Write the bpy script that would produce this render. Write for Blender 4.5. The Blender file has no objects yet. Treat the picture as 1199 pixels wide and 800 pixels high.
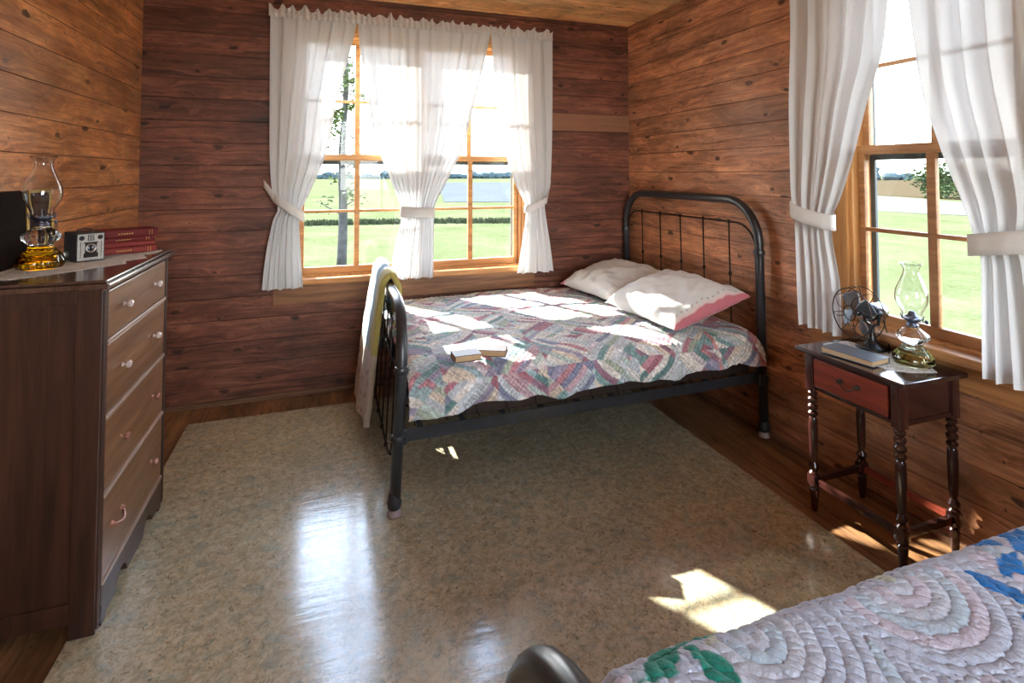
import bpy, bmesh, math, random
from math import sin, cos, pi, radians, sqrt, atan2, hypot
from mathutils import Vector, Matrix, noise
random.seed(7)
SC = bpy.context.scene
COL = SC.collection

# ------------------------------------------------------------------ camera, light, exposure
F_PX, HZ, PITCH, YAW = 622.0, 203.0, radians(2.0), radians(19.1)
cd = bpy.data.cameras.new('camera'); cam = bpy.data.objects.new('camera', cd); COL.objects.link(cam)
cam.location = (0, 0, 1.4)
cam.rotation_euler = (pi/2 + PITCH, 0, -YAW)
cd.sensor_width = 36.0; cd.lens = F_PX/1199*36
cd.shift_x = 0.0; cd.shift_y = -(400 - (HZ - F_PX*math.tan(PITCH)))/1199
cd.clip_start = 0.02; cd.clip_end = 2000
SC.camera = cam
SC.view_settings.view_transform = 'Standard'; SC.view_settings.look = 'None'
SC.view_settings.gamma = 1; SC.view_settings.use_curve_mapping = False
SC.view_settings.exposure = 0.0
SUN_DIR = Vector((0.505, -1.0, -0.825)).normalized()
SUN_STRENGTH = 34.0
SKY_STRENGTH = 17.0
w = bpy.data.worlds.new('sky'); SC.world = w; w.use_nodes = True
nt = w.node_tree; nt.nodes.clear()
wo = nt.nodes.new('ShaderNodeOutputWorld'); bg = nt.nodes.new('ShaderNodeBackground')
tc = nt.nodes.new('ShaderNodeTexCoord'); sx = nt.nodes.new('ShaderNodeSeparateXYZ'); cr = nt.nodes.new('ShaderNodeValToRGB')
nt.links.new(tc.outputs['Generated'], sx.inputs[0]); nt.links.new(sx.outputs['Z'], cr.inputs[0])
cr.color_ramp.elements[0].position = 0.0; cr.color_ramp.elements[0].color = (1.0, 0.98, 0.95, 1)
cr.color_ramp.elements[1].position = 0.7; cr.color_ramp.elements[1].color = (0.42, 0.58, 0.86, 1)
nt.links.new(cr.outputs[0], bg.inputs[0]); bg.inputs[1].default_value = SKY_STRENGTH
nt.links.new(bg.outputs[0], wo.inputs[0])
sl = bpy.data.lights.new('sun', 'SUN'); sl.energy = SUN_STRENGTH; sl.angle = radians(0.7); sl.color = (1, 0.94, 0.84)
so = bpy.data.objects.new('sun', sl); COL.objects.link(so)
so.rotation_euler = SUN_DIR.to_track_quat('-Z', 'Y').to_euler()

def area(name, loc, rot, sx_, sy_, power, col, portal=False):
    l = bpy.data.lights.new(name, 'AREA'); l.shape = 'RECTANGLE'; l.size = sx_; l.size_y = sy_; l.energy = power; l.color = col
    l.cycles.is_portal = portal
    o = bpy.data.objects.new(name, l); COL.objects.link(o); o.location = loc; o.rotation_euler = rot; return o
# added fill light from behind the camera, just outside the added window's panes
area('front_fill_light', (.85, -1.76, 1.52), (-pi/2, 0, pi), 1.30, 1.50, 40, (1.0, .96, .92))
# portals guide the sky light through the two windows in view
area('back_window_portal', (.575, 3.80, 1.52), (-pi/2, 0, 0), 1.54, 1.62, 1, (1, 1, 1), True)
area('right_window_portal', (2.385, 1.465, 1.52), (0, pi/2, 0), 1.62, .66, 1, (1, 1, 1), True)

# ------------------------------------------------------------------ helpers
def link(o, parent=None):
    COL.objects.link(o)
    if parent is not None: o.parent = parent
    return o
def root(o):
    while o.parent is not None: o = o.parent
    return o
def obj(name, bm, m, parent=None, smooth=False, local=False, label=None):
    """links a bmesh as one mesh object; world coordinates unless local"""
    me = bpy.data.meshes.new(name)
    if parent is not None and not local:
        bm.transform(root(parent).matrix_basis.inverted())
    bm.to_mesh(me); bm.free()
    for mm in (m if isinstance(m, (list, tuple)) else [m]): me.materials.append(mm)
    if smooth is True:
        me.polygons.foreach_set('use_smooth', [True]*len(me.polygons))
    elif smooth:
        me.polygons.foreach_set('use_smooth', [True]*len(me.polygons)); me.set_sharp_from_angle(angle=radians(smooth))
    o = link(bpy.data.objects.new(name, me), parent)
    if label: o['label'] = label
    return o
def thing(name, label, cat, loc=(0,0,0), rz=0, group=None):
    o = bpy.data.objects.new(name, None); COL.objects.link(o)
    o.empty_display_size = 0.05
    o.location = loc; o.rotation_euler = (0, 0, rz)
    o.matrix_basis = Matrix.Translation(loc) @ Matrix.Rotation(rz, 4, 'Z')
    o['label'] = label; o['category'] = cat
    if group: o['group'] = group
    return o
def tag(o, label, cat, group=None, kind=None):
    o['label'] = label; o['category'] = cat
    if group: o['group'] = group
    if kind: o['kind'] = kind
    return o
def struct(name, bm, m, parent=None, smooth=False):
    o = obj(name, bm, m, parent, smooth)
    if parent is None: o['kind'] = 'structure'
    return o
def NB(): return bmesh.new()
def bx(bm, a, b, bev=0.0, mi=0, M=None):
    """box from corner a to corner b, bevelled"""
    a = Vector(a); b = Vector(b)
    r = bmesh.ops.create_cube(bm, size=1)
    vs = r['verts']
    for v in vs:
        v.co = Vector(((a[i]+b[i])/2 + v.co[i]*(b[i]-a[i]) for i in range(3)))
    fs = {f for v in vs for f in v.link_faces}
    if bev > 0:
        es = {e for v in vs for e in v.link_edges}
        rr = bmesh.ops.bevel(bm, geom=list(es), offset=bev, segments=2, affect='EDGES', profile=0.6)
        fs = set(rr['faces']) | {f for f in fs if f.is_valid}
        vs = list({v for f in fs for v in f.verts})
    for f in fs: f.material_index = mi
    if M is not None:
        for v in vs: v.co = M @ v.co
    return vs
def frame(t):
    t = t.normalized(); u = Vector((0,0,1)) if abs(t.z) < .95 else Vector((1,0,0))
    a = t.cross(u).normalized(); return a, a.cross(t)
def tube(bm, pts, r, n=10, closed=False, caps=True):
    """sweep of a circle; r a number or one radius per point"""
    pts = [Vector(p) for p in pts]; N = len(pts)
    rr = r if isinstance(r, (list, tuple)) else [r]*N
    rings = []; a = None
    for i, p in enumerate(pts):
        if closed: t = pts[(i+1)%N]-pts[i-1]
        else: t = pts[min(i+1,N-1)]-pts[max(i-1,0)]
        if t.length < 1e-9: t = Vector((0,0,1))
        t.normalize()
        if a is None: a, b = frame(t)
        else:
            a = (a - t*a.dot(t)).normalized(); b = a.cross(t)
        b = t.cross(a)
        rings.append([bm.verts.new(p + (a*cos(2*pi*k/n) + b*sin(2*pi*k/n))*rr[i]) for k in range(n)])
    for i in range(N if closed else N-1):
        A = rings[i]; B = rings[(i+1)%N]
        for k in range(n): bm.faces.new((A[k], A[(k+1)%n], B[(k+1)%n], B[k]))
    if caps and not closed:
        bm.faces.new(rings[0][::-1]); bm.faces.new(rings[-1])
def lathe(bm, prof, c=(0,0,0), n=28, M=None, mi=0, flute=None):
    """prof: list of (radius, z)"""
    c = Vector(c); rings = []
    for r, z in prof:
        ring = []
        for k in range(n):
            a = 2*pi*k/n; q = r
            if flute: q = r*(1+flute(z)*cos(a*flute.n))
            v = Vector((q*cos(a), q*sin(a), z))
            if M is not None: v = M @ v
            ring.append(bm.verts.new(c+v))
        rings.append(ring)
    for i in range(len(rings)-1):
        for k in range(n):
            f = bm.faces.new((rings[i][k], rings[i][(k+1)%n], rings[i+1][(k+1)%n], rings[i+1][k])); f.material_index = mi
    if prof[0][0] > 1e-5: bm.faces.new(rings[0][::-1]).material_index = mi
    if prof[-1][0] > 1e-5: bm.faces.new(rings[-1]).material_index = mi
    return rings
def smooth_prof(p, k=5):
    """catmull-rom through 2-D points"""
    out = []
    for i in range(len(p)-1):
        p0 = p[max(i-1,0)]; p1 = p[i]; p2 = p[i+1]; p3 = p[min(i+2,len(p)-1)]
        for j in range(k):
            t = j/k
            out.append(tuple(0.5*((2*p1[d]) + (p2[d]-p0[d])*t + (2*p0[d]-5*p1[d]+4*p2[d]-p3[d])*t*t + (3*p1[d]-p0[d]-3*p2[d]+p3[d])*t**3) for d in range(len(p1))))
    out.append(tuple(p[-1])); return out
def interp(tab, z):
    """piecewise smooth table lookup; tab sorted by first column descending"""
    if z >= tab[0][0]: return tab[0][1:]
    for i in range(len(tab)-1):
        a, b = tab[i], tab[i+1]
        if a[0] >= z >= b[0]:
            t = (a[0]-z)/(a[0]-b[0])
            return tuple(a[j]+(b[j]-a[j])*t for j in range(1, len(a)))
    return tab[-1][1:]
def grid(bm, nu, nv, fn, colfn=None, closed_u=False):
    """fn(u,v)->Vector ; colfn(u,v)->rgb stored per vertex"""
    lay = bm.verts.layers.float_color.new('tint') if colfn else None
    V = []
    for i in range(nu+1):
        row = []
        for j in range(nv+1):
            v = bm.verts.new(fn(i/nu, j/nv))
            if lay:
                c = colfn(i/nu, j/nv); v[lay] = (c[0], c[1], c[2], 1)
            row.append(v)
        V.append(row)
    for i in range(nu):
        for j in range(nv):
            bm.faces.new((V[i][j], V[i+1][j], V[i+1][j+1], V[i][j+1]))
    return V
def hsh(*a):
    x = sin(sum(v*k for v, k in zip(a, (127.1, 311.7, 74.7, 269.5))))*43758.5453
    return x - math.floor(x)
def srgb(r, g, b):
    f = lambda c: ((c/255+.055)/1.055)**2.4 if c/255 > .04045 else c/255/12.92
    return (f(r), f(g), f(b))

# ------------------------------------------------------------------ materials
def newmat(name):
    m = bpy.data.materials.new(name); m.use_nodes = True
    nt = m.node_tree; nt.nodes.clear()
    out = nt.nodes.new('ShaderNodeOutputMaterial')
    return m, nt, out
class G:
    """tiny node-graph helper"""
    def __init__(s, nt): s.nt = nt
    def n(s, typ, **kw):
        nd = s.nt.nodes.new('ShaderNode'+typ)
        for k, v in kw.items(): setattr(nd, k, v)
        return nd
    def l(s, a, b): s.nt.links.new(a, b)
    def set(s, sock, v):
        if hasattr(v, 'is_output') or isinstance(v, bpy.types.NodeSocket): s.l(v, sock)
        else: sock.default_value = v
    def math(s, op, a, b=0.0, c=None):
        m = s.n('Math', operation=op); s.set(m.inputs[0], a); s.set(m.inputs[1], b)
        if c is not None: s.set(m.inputs[2], c)
        return m.outputs[0]
    def comb(s, x, y, z):
        m = s.n('CombineXYZ'); s.set(m.inputs[0], x); s.set(m.inputs[1], y); s.set(m.inputs[2], z); return m.outputs[0]
    def noise(s, vec, scale, detail=3, rough=.55, dist=0):
        m = s.n('TexNoise'); s.l(vec, m.inputs['Vector'])
        m.inputs['Scale'].default_value = scale; m.inputs['Detail'].default_value = detail
        m.inputs['Roughness'].default_value = rough; m.inputs['Distortion'].default_value = dist
        return m.outputs['Fac']
    def ramp(s, fac, stops, interp='LINEAR'):
        m = s.n('ValToRGB'); s.l(fac, m.inputs[0]); r = m.color_ramp; r.interpolation = interp
        while len(r.elements) < len(stops): r.elements.new(0.5)
        for e, (p, c) in zip(r.elements, stops):
            e.position = p; e.color = (c[0], c[1], c[2], 1) if not isinstance(c, (int, float)) else (c, c, c, 1)
        return m.outputs[0]
    def mix(s, fac, a, b, mode='MIX'):
        m = s.n('Mix', data_type='RGBA', blend_type=mode)
        s.set(m.inputs[0], fac)
        for sock, v in ((m.inputs[6], a), (m.inputs[7], b)):
            if isinstance(v, bpy.types.NodeSocket): s.l(v, sock)
            else: sock.default_value = (v[0], v[1], v[2], 1)
        return m.outputs[2]
    def bsdf(s, color, rough=.5, metal=0, spec=.5, bump=None, bstr=.3, bdist=.01, **kw):
        p = s.n('BsdfPrincipled')
        if isinstance(color, bpy.types.NodeSocket): s.l(color, p.inputs['Base Color'])
        else: p.inputs['Base Color'].default_value = (color[0], color[1], color[2], 1)
        s.set(p.inputs['Roughness'], rough); p.inputs['Metallic'].default_value = metal
        p.inputs['Specular IOR Level'].default_value = spec
        for k, v in kw.items(): p.inputs[k.replace('_', ' ')].default_value = v
        if bump is not None:
            b = s.n('Bump'); b.inputs['Strength'].default_value = bstr; b.inputs['Distance'].default_value = bdist
            s.l(bump, b.inputs['Height']); s.l(b.outputs[0], p.inputs['Normal'])
        return p.outputs[0]
def plain(name, c, rough=.5, metal=0, spec=.5, nscale=40, namp=.18, bstr=.1, **kw):
    m, nt, out = newmat(name); g = G(nt); t = g.n('TexCoord').outputs['Object']
    f = g.noise(t, nscale, 3)
    lo = tuple(x*(1-namp) for x in c); hi = tuple(min(1, x*(1+namp)) for x in c)
    g.l(g.bsdf(g.ramp(f, [(.3, lo), (.7, hi)]), rough, metal, spec, f, bstr, .004, **kw), out.inputs[0]); return m

def planks(name, dark, mid, lite, u='X', v='Z', pitch=.135, off=.10, knots=True, rough=(.33, .6), special=None, spec=.45, gap=.007):
    """horizontal boards: u runs along the board, v across"""
    m, nt, out = newmat(name); g = G(nt)
    sp = g.n('SeparateXYZ'); g.l(g.n('TexCoord').outputs['Object'], sp.inputs[0])
    U = sp.outputs[u]; V = sp.outputs[v]
    vv = g.math('DIVIDE', g.math('SUBTRACT', V, off), pitch)
    idx = g.math('FLOOR', vv); fr = g.math('SUBTRACT', vv, idx)
    wn = g.n('TexWhiteNoise', noise_dimensions='1D'); g.l(idx, wn.inputs['W']); rnd = wn.outputs['Value']
    us = g.math('ADD', U, g.math('MULTIPLY', rnd, 37.0))
    kv = g.n('TexVoronoi', feature='F1', voronoi_dimensions='2D'); kv.inputs['Scale'].default_value = 1.0; kv.inputs['Randomness'].default_value = 1.0
    kn = g.noise(g.comb(g.math('MULTIPLY', us, 14.0), g.math('MULTIPLY', V, 22.0), 0.0), 1.0, 4, .6)
    kn = g.math('MULTIPLY', g.math('SUBTRACT', kn, .5), .20)
    g.l(g.comb(g.math('ADD', g.math('MULTIPLY', us, 3.4), kn), g.math('ADD', vv, kn), 0.0), kv.inputs['Vector'])
    kd = kv.outputs['Distance']
    kc = g.n('SeparateColor'); g.l(kv.outputs['Color'], kc.inputs[0])
    # grain bends round the knots
    bend = g.math('MULTIPLY', g.math('POWER', 2.718, g.math('MULTIPLY', kd, -7.0)), 1.0)
    gv = g.comb(g.math('MULTIPLY', us, 1.3), g.math('ADD', g.math('MULTIPLY', V, 26.0), g.math('MULTIPLY', bend, 1.6)), rnd)
    n1 = g.noise(gv, 1.6, 6, .62, .6)
    gv2 = g.comb(g.math('MULTIPLY', us, 6.0), g.math('MULTIPLY', V, 240.0), 0.0)
    n2 = g.noise(gv2, 1.0, 3, .5)
    n3 = g.noise(g.comb(us, g.math('MULTIPLY', V, 2.0), rnd), 1.7, 4, .6)
    fac = g.math('ADD', g.math('MULTIPLY', n1, .75), g.math('MULTIPLY', n3, .35))
    fac = g.math('ADD', fac, g.math('MULTIPLY', g.math('SUBTRACT', n2, .5), .34))
    col = g.ramp(fac, [(.34, dark), (.52, mid), (.72, lite)])
    tone = g.math('ADD', .80, g.math('MULTIPLY', rnd, .40))
    col = g.mix(1.0, col, g.comb(tone, g.math('ADD', g.math('MULTIPLY', tone, .9), .08), g.math('ADD', g.math('MULTIPLY', tone, .8), .14)), 'MULTIPLY')
    h = n1
    if knots:
        sel = g.math('GREATER_THAN', kc.outputs[0], .60)
        big = g.math('ADD', .045, g.math('MULTIPLY', kc.outputs[1], .085))
        kk = g.math('DIVIDE', kd, big)
        k1 = g.n('Mapping')  # placeholder keeps graph simple
        nt.nodes.remove(k1)
        kfac = g.ramp(kk, [(.55, 1.0), (1.25, 0.0)])
        kf = g.math('MULTIPLY', kfac, sel)
        col = g.mix(g.math('MULTIPLY', kf, .70), col, (.018, .010, .006))
        halo = g.math('MULTIPLY', g.ramp(kk, [(.9, .5), (2.6, 0.0)]), sel)
        col = g.mix(halo, col, tuple(x*.55 for x in dark))
    # patina: broad blotches, worn streaks and old nail specks
    pt = g.noise(g.comb(g.math('MULTIPLY', U, 1.1), g.math('MULTIPLY', V, 2.2), 9.0), 1.6, 6, .68, .8)
    col = g.mix(1.0, col, g.ramp(pt, [(.30, .52), (.5, .95), (.70, 1.45)]), 'MULTIPLY')
    p2 = g.noise(g.comb(g.math('MULTIPLY', U, 5.0), g.math('MULTIPLY', V, 18.0), 4.0), 1.4, 5, .7, .5)
    col = g.mix(.75, col, g.ramp(p2, [(.33, .62), (.5, 1.0), (.68, 1.30)]), 'MULTIPLY')
    sv = g.n('TexVoronoi', feature='F1', voronoi_dimensions='2D'); sv.inputs['Scale'].default_value = 13.0
    g.l(g.comb(U, V, 0.0), sv.inputs['Vector'])
    scv = g.n('SeparateColor'); g.l(sv.outputs['Color'], scv.inputs[0])
    sk = g.math('MULTIPLY', g.ramp(sv.outputs['Distance'], [(.035, 1.0), (.085, 0.0)]), g.math('GREATER_THAN', scv.outputs[0], .80))
    col = g.mix(g.math('MULTIPLY', sk, .75), col, (.02, .010, .007))
    st = g.noise(g.comb(g.math('MULTIPLY', U, 9.0), g.math('MULTIPLY', V, 3.0), 3.3), 1.3, 5, .7)
    col = g.mix(g.math('MULTIPLY', g.ramp(st, [(.60, 0.0), (.78, 1.0)]), .35), col, tuple(x*.35 for x in dark))
    gr = g.noise(g.comb(g.math('MULTIPLY', U, 1.7), g.math('MULTIPLY', V, 9.0), 12.0), 1.3, 5, .7, .6)
    col = g.mix(g.math('MULTIPLY', g.ramp(gr, [(.54, 0.0), (.72, 1.0)]), .38), col, tuple(x*.55+.30*sum(lite)/3 for x in lite))
    if special:
        (lo, hi, umin, c) = special
        s = g.math('MULTIPLY', g.math('GREATER_THAN', V, lo), g.math('LESS_THAN', V, hi))
        s = g.math('MULTIPLY', s, g.math('GREATER_THAN', U, umin))
        cc = g.mix(n1, tuple(x*.7 for x in c), c)
        col = g.mix(g.math('MULTIPLY', s, .8), col, cc)
    edge = g.math('ABSOLUTE', g.math('SUBTRACT', fr, .5))
    gp = g.ramp(edge, [(.5-gap*2, 0.0), (.5-gap*.6, 1.0)])
    col = g.mix(g.math('MULTIPLY', gp, .55), col, (.012, .006, .004))
    rg = g.math('ADD', rough[0], g.math('MULTIPLY', n3, rough[1]-rough[0]))
    bh = g.math('SUBTRACT', g.math('MULTIPLY', h, .6), g.math('MULTIPLY', gp, 1.0))
    bh = g.math('ADD', bh, g.math('MULTIPLY', n2, .12))
    g.l(g.bsdf(col, rg, 0, spec, bh, .45, .006), out.inputs[0])
    return m
def wood(name, dark, lite, axis='Z', rough=.4, spec=.5, scale=1.0, bstr=.2, coat=0.0):
    m, nt, out = newmat(name); g = G(nt)
    sp = g.n('SeparateXYZ'); g.l(g.n('TexCoord').outputs['Object'], sp.inputs[0])
    sc = {a: 22.0*scale for a in 'XYZ'}; sc[axis] = 1.6*scale
    v = g.comb(*[g.math('MULTIPLY', sp.outputs[a], sc[a]) for a in 'XYZ'])
    n1 = g.noise(v, 1.4, 6, .6, .5)
    sc2 = {a: 160.0*scale for a in 'XYZ'}; sc2[axis] = 6.0
    n2 = g.noise(g.comb(*[g.math('MULTIPLY', sp.outputs[a], sc2[a]) for a in 'XYZ']), 1, 2)
    f = g.math('ADD', g.math('MULTIPLY', n1, .8), g.math('MULTIPLY', n2, .25))
    g.l(g.bsdf(g.ramp(f, [(.32, dark), (.72, lite)]), rough, 0, spec, f, bstr, .003, Coat_Weight=coat, Coat_Roughness=.15), out.inputs[0])
    return m
def tinted(name, rough=.8, nscale=260, bstr=.5, weave=True, sheen=.2, puck=0.0, pscale=30):
    m, nt, out = newmat(name); g = G(nt)
    a = g.n('Attribute', attribute_name='tint').outputs['Color']
    t = g.n('TexCoord').outputs['Object']
    f = g.noise(t, nscale, 2); f2 = g.noise(t, pscale, 4, .6)
    col = g.mix(.35, a, g.ramp(f, [(.3, .55), (.7, 1.0)]), 'MULTIPLY')
    h = g.math('ADD', g.math('MULTIPLY', f, .25), g.math('MULTIPLY', f2, 1.0+puck))
    g.l(g.bsdf(col, rough, 0, .2, h, bstr, .008, Sheen_Weight=sheen), out.inputs[0])
    return m

# walls: the same old pine, varnished; back wall's shade put into a darker colour
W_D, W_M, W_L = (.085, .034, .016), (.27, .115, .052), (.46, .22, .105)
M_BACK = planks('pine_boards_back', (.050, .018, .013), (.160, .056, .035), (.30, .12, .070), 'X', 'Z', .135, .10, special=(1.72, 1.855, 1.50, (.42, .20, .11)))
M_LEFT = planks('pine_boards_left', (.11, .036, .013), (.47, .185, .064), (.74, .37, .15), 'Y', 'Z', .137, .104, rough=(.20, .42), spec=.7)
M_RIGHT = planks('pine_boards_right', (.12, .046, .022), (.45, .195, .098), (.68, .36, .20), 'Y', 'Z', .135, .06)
M_CEIL = planks('pine_boards_ceiling', (.50, .21, .075), (.84, .42, .165), (.95, .60, .29), 'X', 'Y', .14, .03, rough=(.4, .6))  # bounced light on the ceiling put into its brighter colour
M_FLOOR = planks('old_floor_boards', (.06, .024, .010), (.22, .105, .045), (.38, .20, .09), 'Y', 'X', .083, .02, rough=(.28, .5), spec=.5)
M_FRAME = wood('window_frame_pine', (.34, .13, .035), (.72, .36, .12), 'Z', .45, bstr=.12)
M_FRAMEX = wood('window_frame_pine_x', (.34, .13, .035), (.72, .36, .12), 'X', .45, bstr=.12)
M_FRAMEY = wood('window_frame_pine_y', (.30, .12, .04), (.62, .31, .12), 'Y', .45, bstr=.12)
M_APRON = wood('apron_board', (.09, .036, .015), (.38, .17, .07), 'X', .5, bstr=.3)
M_SCREEN = plain('dark_screen_frame', (.035, .05, .055), .5, nscale=20)
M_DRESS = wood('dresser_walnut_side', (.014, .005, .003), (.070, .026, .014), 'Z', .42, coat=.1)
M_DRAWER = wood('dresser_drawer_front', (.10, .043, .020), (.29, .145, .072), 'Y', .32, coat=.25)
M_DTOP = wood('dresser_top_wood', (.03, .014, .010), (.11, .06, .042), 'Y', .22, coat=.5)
M_LIP = wood('dresser_drawer_lip', (.26, .18, .14), (.50, .38, .31), 'Y', .3, coat=.3)  # highlight along the drawer lips put into this pale colour
M_NS = wood('dark_mahogany', (.010, .004, .004), (.060, .018, .014), 'Z', .22, coat=.6)
M_NSTOP = wood('dark_mahogany_top', (.012, .007, .008), (.050, .024, .022), 'Y', .14, coat=.8)
M_NSDR = wood('red_mahogany_drawer', (.08, .012, .008), (.26, .045, .024), 'Y', .28, coat=.4)
M_NSSUN = wood('sunlit_mahogany_stretcher', (.12, .018, .010), (.34, .065, .035), 'Y', .35)  # red wood, with the sunlight on the back stretcher put into its colour
M_IRON = plain('black_painted_iron', (.020, .024, .030), .36, .0, .6, 25, .35, .15, Coat_Weight=.25, Coat_Roughness=.3)
M_WIRE = plain('rusty_dark_wire', (.035, .022, .016), .55, .6, .5, 60, .4)
M_PORC = plain('white_porcelain', (.75, .72, .68), .25, 0, .5, 30, .05)
M_BLACK = plain('black_leatherette', (.045, .043, .043), .55, 0, .4, 400, .4, .6)
M_STEEL = plain('worn_nickel', (.55, .56, .58), .28, 1, .5, 60, .15)
M_CHROME = plain('dark_chrome', (.30, .32, .36), .16, 1, .5, 30, .1)
M_FANBLACK = plain('black_fan_enamel', (.014, .017, .020), .25, .2, .5, 30, .2, Coat_Weight=.5)
M_BLADE = plain('aged_fan_blade', (.20, .22, .25), .38, .9, .5, 30, .2)
M_GOLD = plain('old_gilt', (.50, .33, .10), .38, .7, .5, 60, .25)
M_COPPER = plain('aged_copper', (.42, .22, .17), .35, .8, .5, 60, .3)
M_SILVERP = plain('camera_faceplate', (.52, .52, .50), .38, .5, .5, 120, .12)
M_BOOKRED = plain('maroon_book_cloth', (.15, .018, .020), .6, 0, .3, 200, .25, .3)
M_BOOKRED2 = plain('faded_red_book_cloth', (.24, .038, .034), .62, 0, .3, 200, .3, .3)
M_PAGE = plain('aged_book_pages', (.55, .38, .22), .8, 0, .2, 300, .25, .3)
M_PAGELT = plain('pale_book_pages', (.62, .52, .38), .8, 0, .2, 300, .2, .3)
M_BOOKGREY = plain('slate_grey_book_cover', (.13, .16, .19), .32, 0, .5, 150, .15)
M_BOOKBRN = plain('dark_brown_book_cover', (.055, .032, .026), .45, 0, .4, 100, .3)
M_BURNER = plain('blued_burner_brass', (.16, .18, .26), .28, .85, .5, 50, .3)
M_MIRROR = plain('dark_mirror_glass', (.10, .11, .13), .08, .9, .5, 10, .1)
M_DKWOOD = wood('nearly_black_wood', (.006, .003, .002), (.020, .010, .008), 'Y', .85, .15)
M_DKBROWN = wood('dark_brown_board', (.014, .007, .005), (.045, .022, .014), 'X', .6)
M_CUP = plain('dull_caster_cup', (.34, .26, .25), .4, 0, .5, 30, .2)
M_BARK = plain('grey_bark', (.035, .035, .032), .9, 0, .2, 8, .4, 1.0)

def glassmat(name, c=(1, 1, 1), rough=0.0, ior=1.45):
    m, nt, out = newmat(name); g = G(nt)
    p = g.n('BsdfGlass'); p.inputs['Color'].default_value = (*c, 1); p.inputs['Roughness'].default_value = rough; p.inputs['IOR'].default_value = ior
    g.l(p.outputs[0], out.inputs[0]); return m
M_GLASS = glassmat('clear_lamp_glass', (.97, .98, .98))
M_OILY = glassmat('yellow_lamp_oil', (.97, .80, .22), ior=1.40)
M_OILP = glassmat('pale_lamp_oil', (.975, .98, .80), ior=1.38)
def panemat():
    m, nt, out = newmat('window_pane'); g = G(nt)
    t = g.n('BsdfTransparent'); t.inputs[0].default_value = (.95, .97, .97, 1)
    s = g.n('BsdfGlossy'); s.inputs['Roughness'].default_value = .02
    f = g.n('Fresnel'); f.inputs[0].default_value = 1.3
    mx = g.n('MixShader'); g.l(f.outputs[0], mx.inputs[0]); g.l(t.outputs[0], mx.inputs[1]); g.l(s.outputs[0], mx.inputs[2])
    g.l(mx.outputs[0], out.inputs[0]); return m
M_PANE = panemat()
def sheer(name, c, transp, tl):
    m, nt, out = newmat(name); g = G(nt); t = g.n('TexCoord').outputs['Object']
    f = g.noise(t, 500, 2); f2 = g.noise(t, 6, 3)
    d = g.n('BsdfDiffuse'); tr = g.n('BsdfTranslucent'); tp = g.n('BsdfTransparent')
    col = g.ramp(f, [(.3, tuple(x*.88 for x in c)), (.7, c)])
    g.l(col, d.inputs[0]); g.l(col, tr.inputs[0])
    b = g.n('Bump'); b.inputs['Strength'].default_value = .25; b.inputs['Distance'].default_value = .01; g.l(f2, b.inputs['Height'])
    g.l(b.outputs[0], d.inputs['Normal'])
    m1 = g.n('MixShader'); m1.inputs[0].default_value = tl; g.l(d.outputs[0], m1.inputs[1]); g.l(tr.outputs[0], m1.inputs[2])
    m2 = g.n('MixShader'); m2.inputs[0].default_value = transp; g.l(m1.outputs[0], m2.inputs[1]); g.l(tp.outputs[0], m2.inputs[2])
    g.l(m2.outputs[0], out.inputs[0]); return m
M_SHEER = sheer('sheer_white_cotton', (.85, .86, .87), .016, .125)
M_SHEERD = sheer('doubled_white_cotton', (.85, .83, .80), .0, .05)
def lino():
    m, nt, out = newmat('speckled_linoleum'); g = G(nt); t = g.n('TexCoord').outputs['Object']
    a = g.noise(t, 38, 4, .65, .8); b = g.noise(t, 60, 3, .6, 1.2); c = g.noise(t, 17, 3, .6, .5); d = g.noise(t, 3, 3)
    col = g.ramp(a, [(.32, (.36, .33, .22)), (.5, (.55, .47, .31)), (.68, (.64, .59, .44))])
    col = g.mix(g.math('MULTIPLY', g.ramp(b, [(.56, 0.0), (.68, 1.0)]), .6), col, (.13, .20, .17))
    vb = g.n('TexNoise'); g.l(t, vb.inputs['Vector']); vb.inputs['Scale'].default_value = 44; vb.inputs['Detail'].default_value = 4; vb.inputs['Distortion'].default_value = 2.0
    sc = g.n('SeparateColor'); g.l(vb.outputs['Color'], sc.inputs[0])
    col = g.mix(g.math('MULTIPLY', g.ramp(sc.outputs[0], [(.60, 0.0), (.70, 1.0)]), .55), col, (.44, .25, .12))
    col = g.mix(g.math('MULTIPLY', g.ramp(sc.outputs[2], [(.60, 0.0), (.68, 1.0)]), .6), col, (.045, .05, .045))
    col = g.mix(g.math('MULTIPLY', g.ramp(c, [(.50, 0.0), (.66, 1.0)]), .40), col, (.22, .33, .30))
    col = g.mix(.5, col, g.ramp(d, [(.3, .72), (.7, 1.05)]), 'MULTIPLY')
    sp = g.n('SeparateXYZ'); g.l(t, sp.inputs[0])
    rip = g.noise(g.comb(g.math('MULTIPLY', sp.outputs['X'], 5.0), g.math('MULTIPLY', sp.outputs['Y'], 36.0), 0.0), 1.0, 4, .6, .4)
    h = g.math('ADD', g.math('MULTIPLY', rip, 1.0), g.math('MULTIPLY', a, .12))
    rg = g.math('ADD', .07, g.math('MULTIPLY', rip, .17))
    g.l(g.bsdf(col, rg, 0, 1.0, h, .14, .006), out.inputs[0]); return m
M_LINO = lino()
def ground():
    m, nt, out = newmat('meadow_grass'); g = G(nt); t = g.n('TexCoord').outputs['Object']
    a = g.noise(t, 9, 6, .7); b = g.noise(t, .5, 4, .6)
    f = g.math('ADD', g.math('MULTIPLY', a, .6), g.math('MULTIPLY', b, .5))
    col = g.ramp(f, [(.35, (.038, .044, .017)), (.52, (.060, .066, .029)), (.7, (.090, .086, .046))])
    g.l(g.bsdf(col, 1.0, 0, .0), out.inputs[0]); return m
M_GRASS = ground()
M_TALL = plain('dry_tall_grass', (.050, .036, .020), 1.0, 0, .0, 5, .35)
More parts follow.
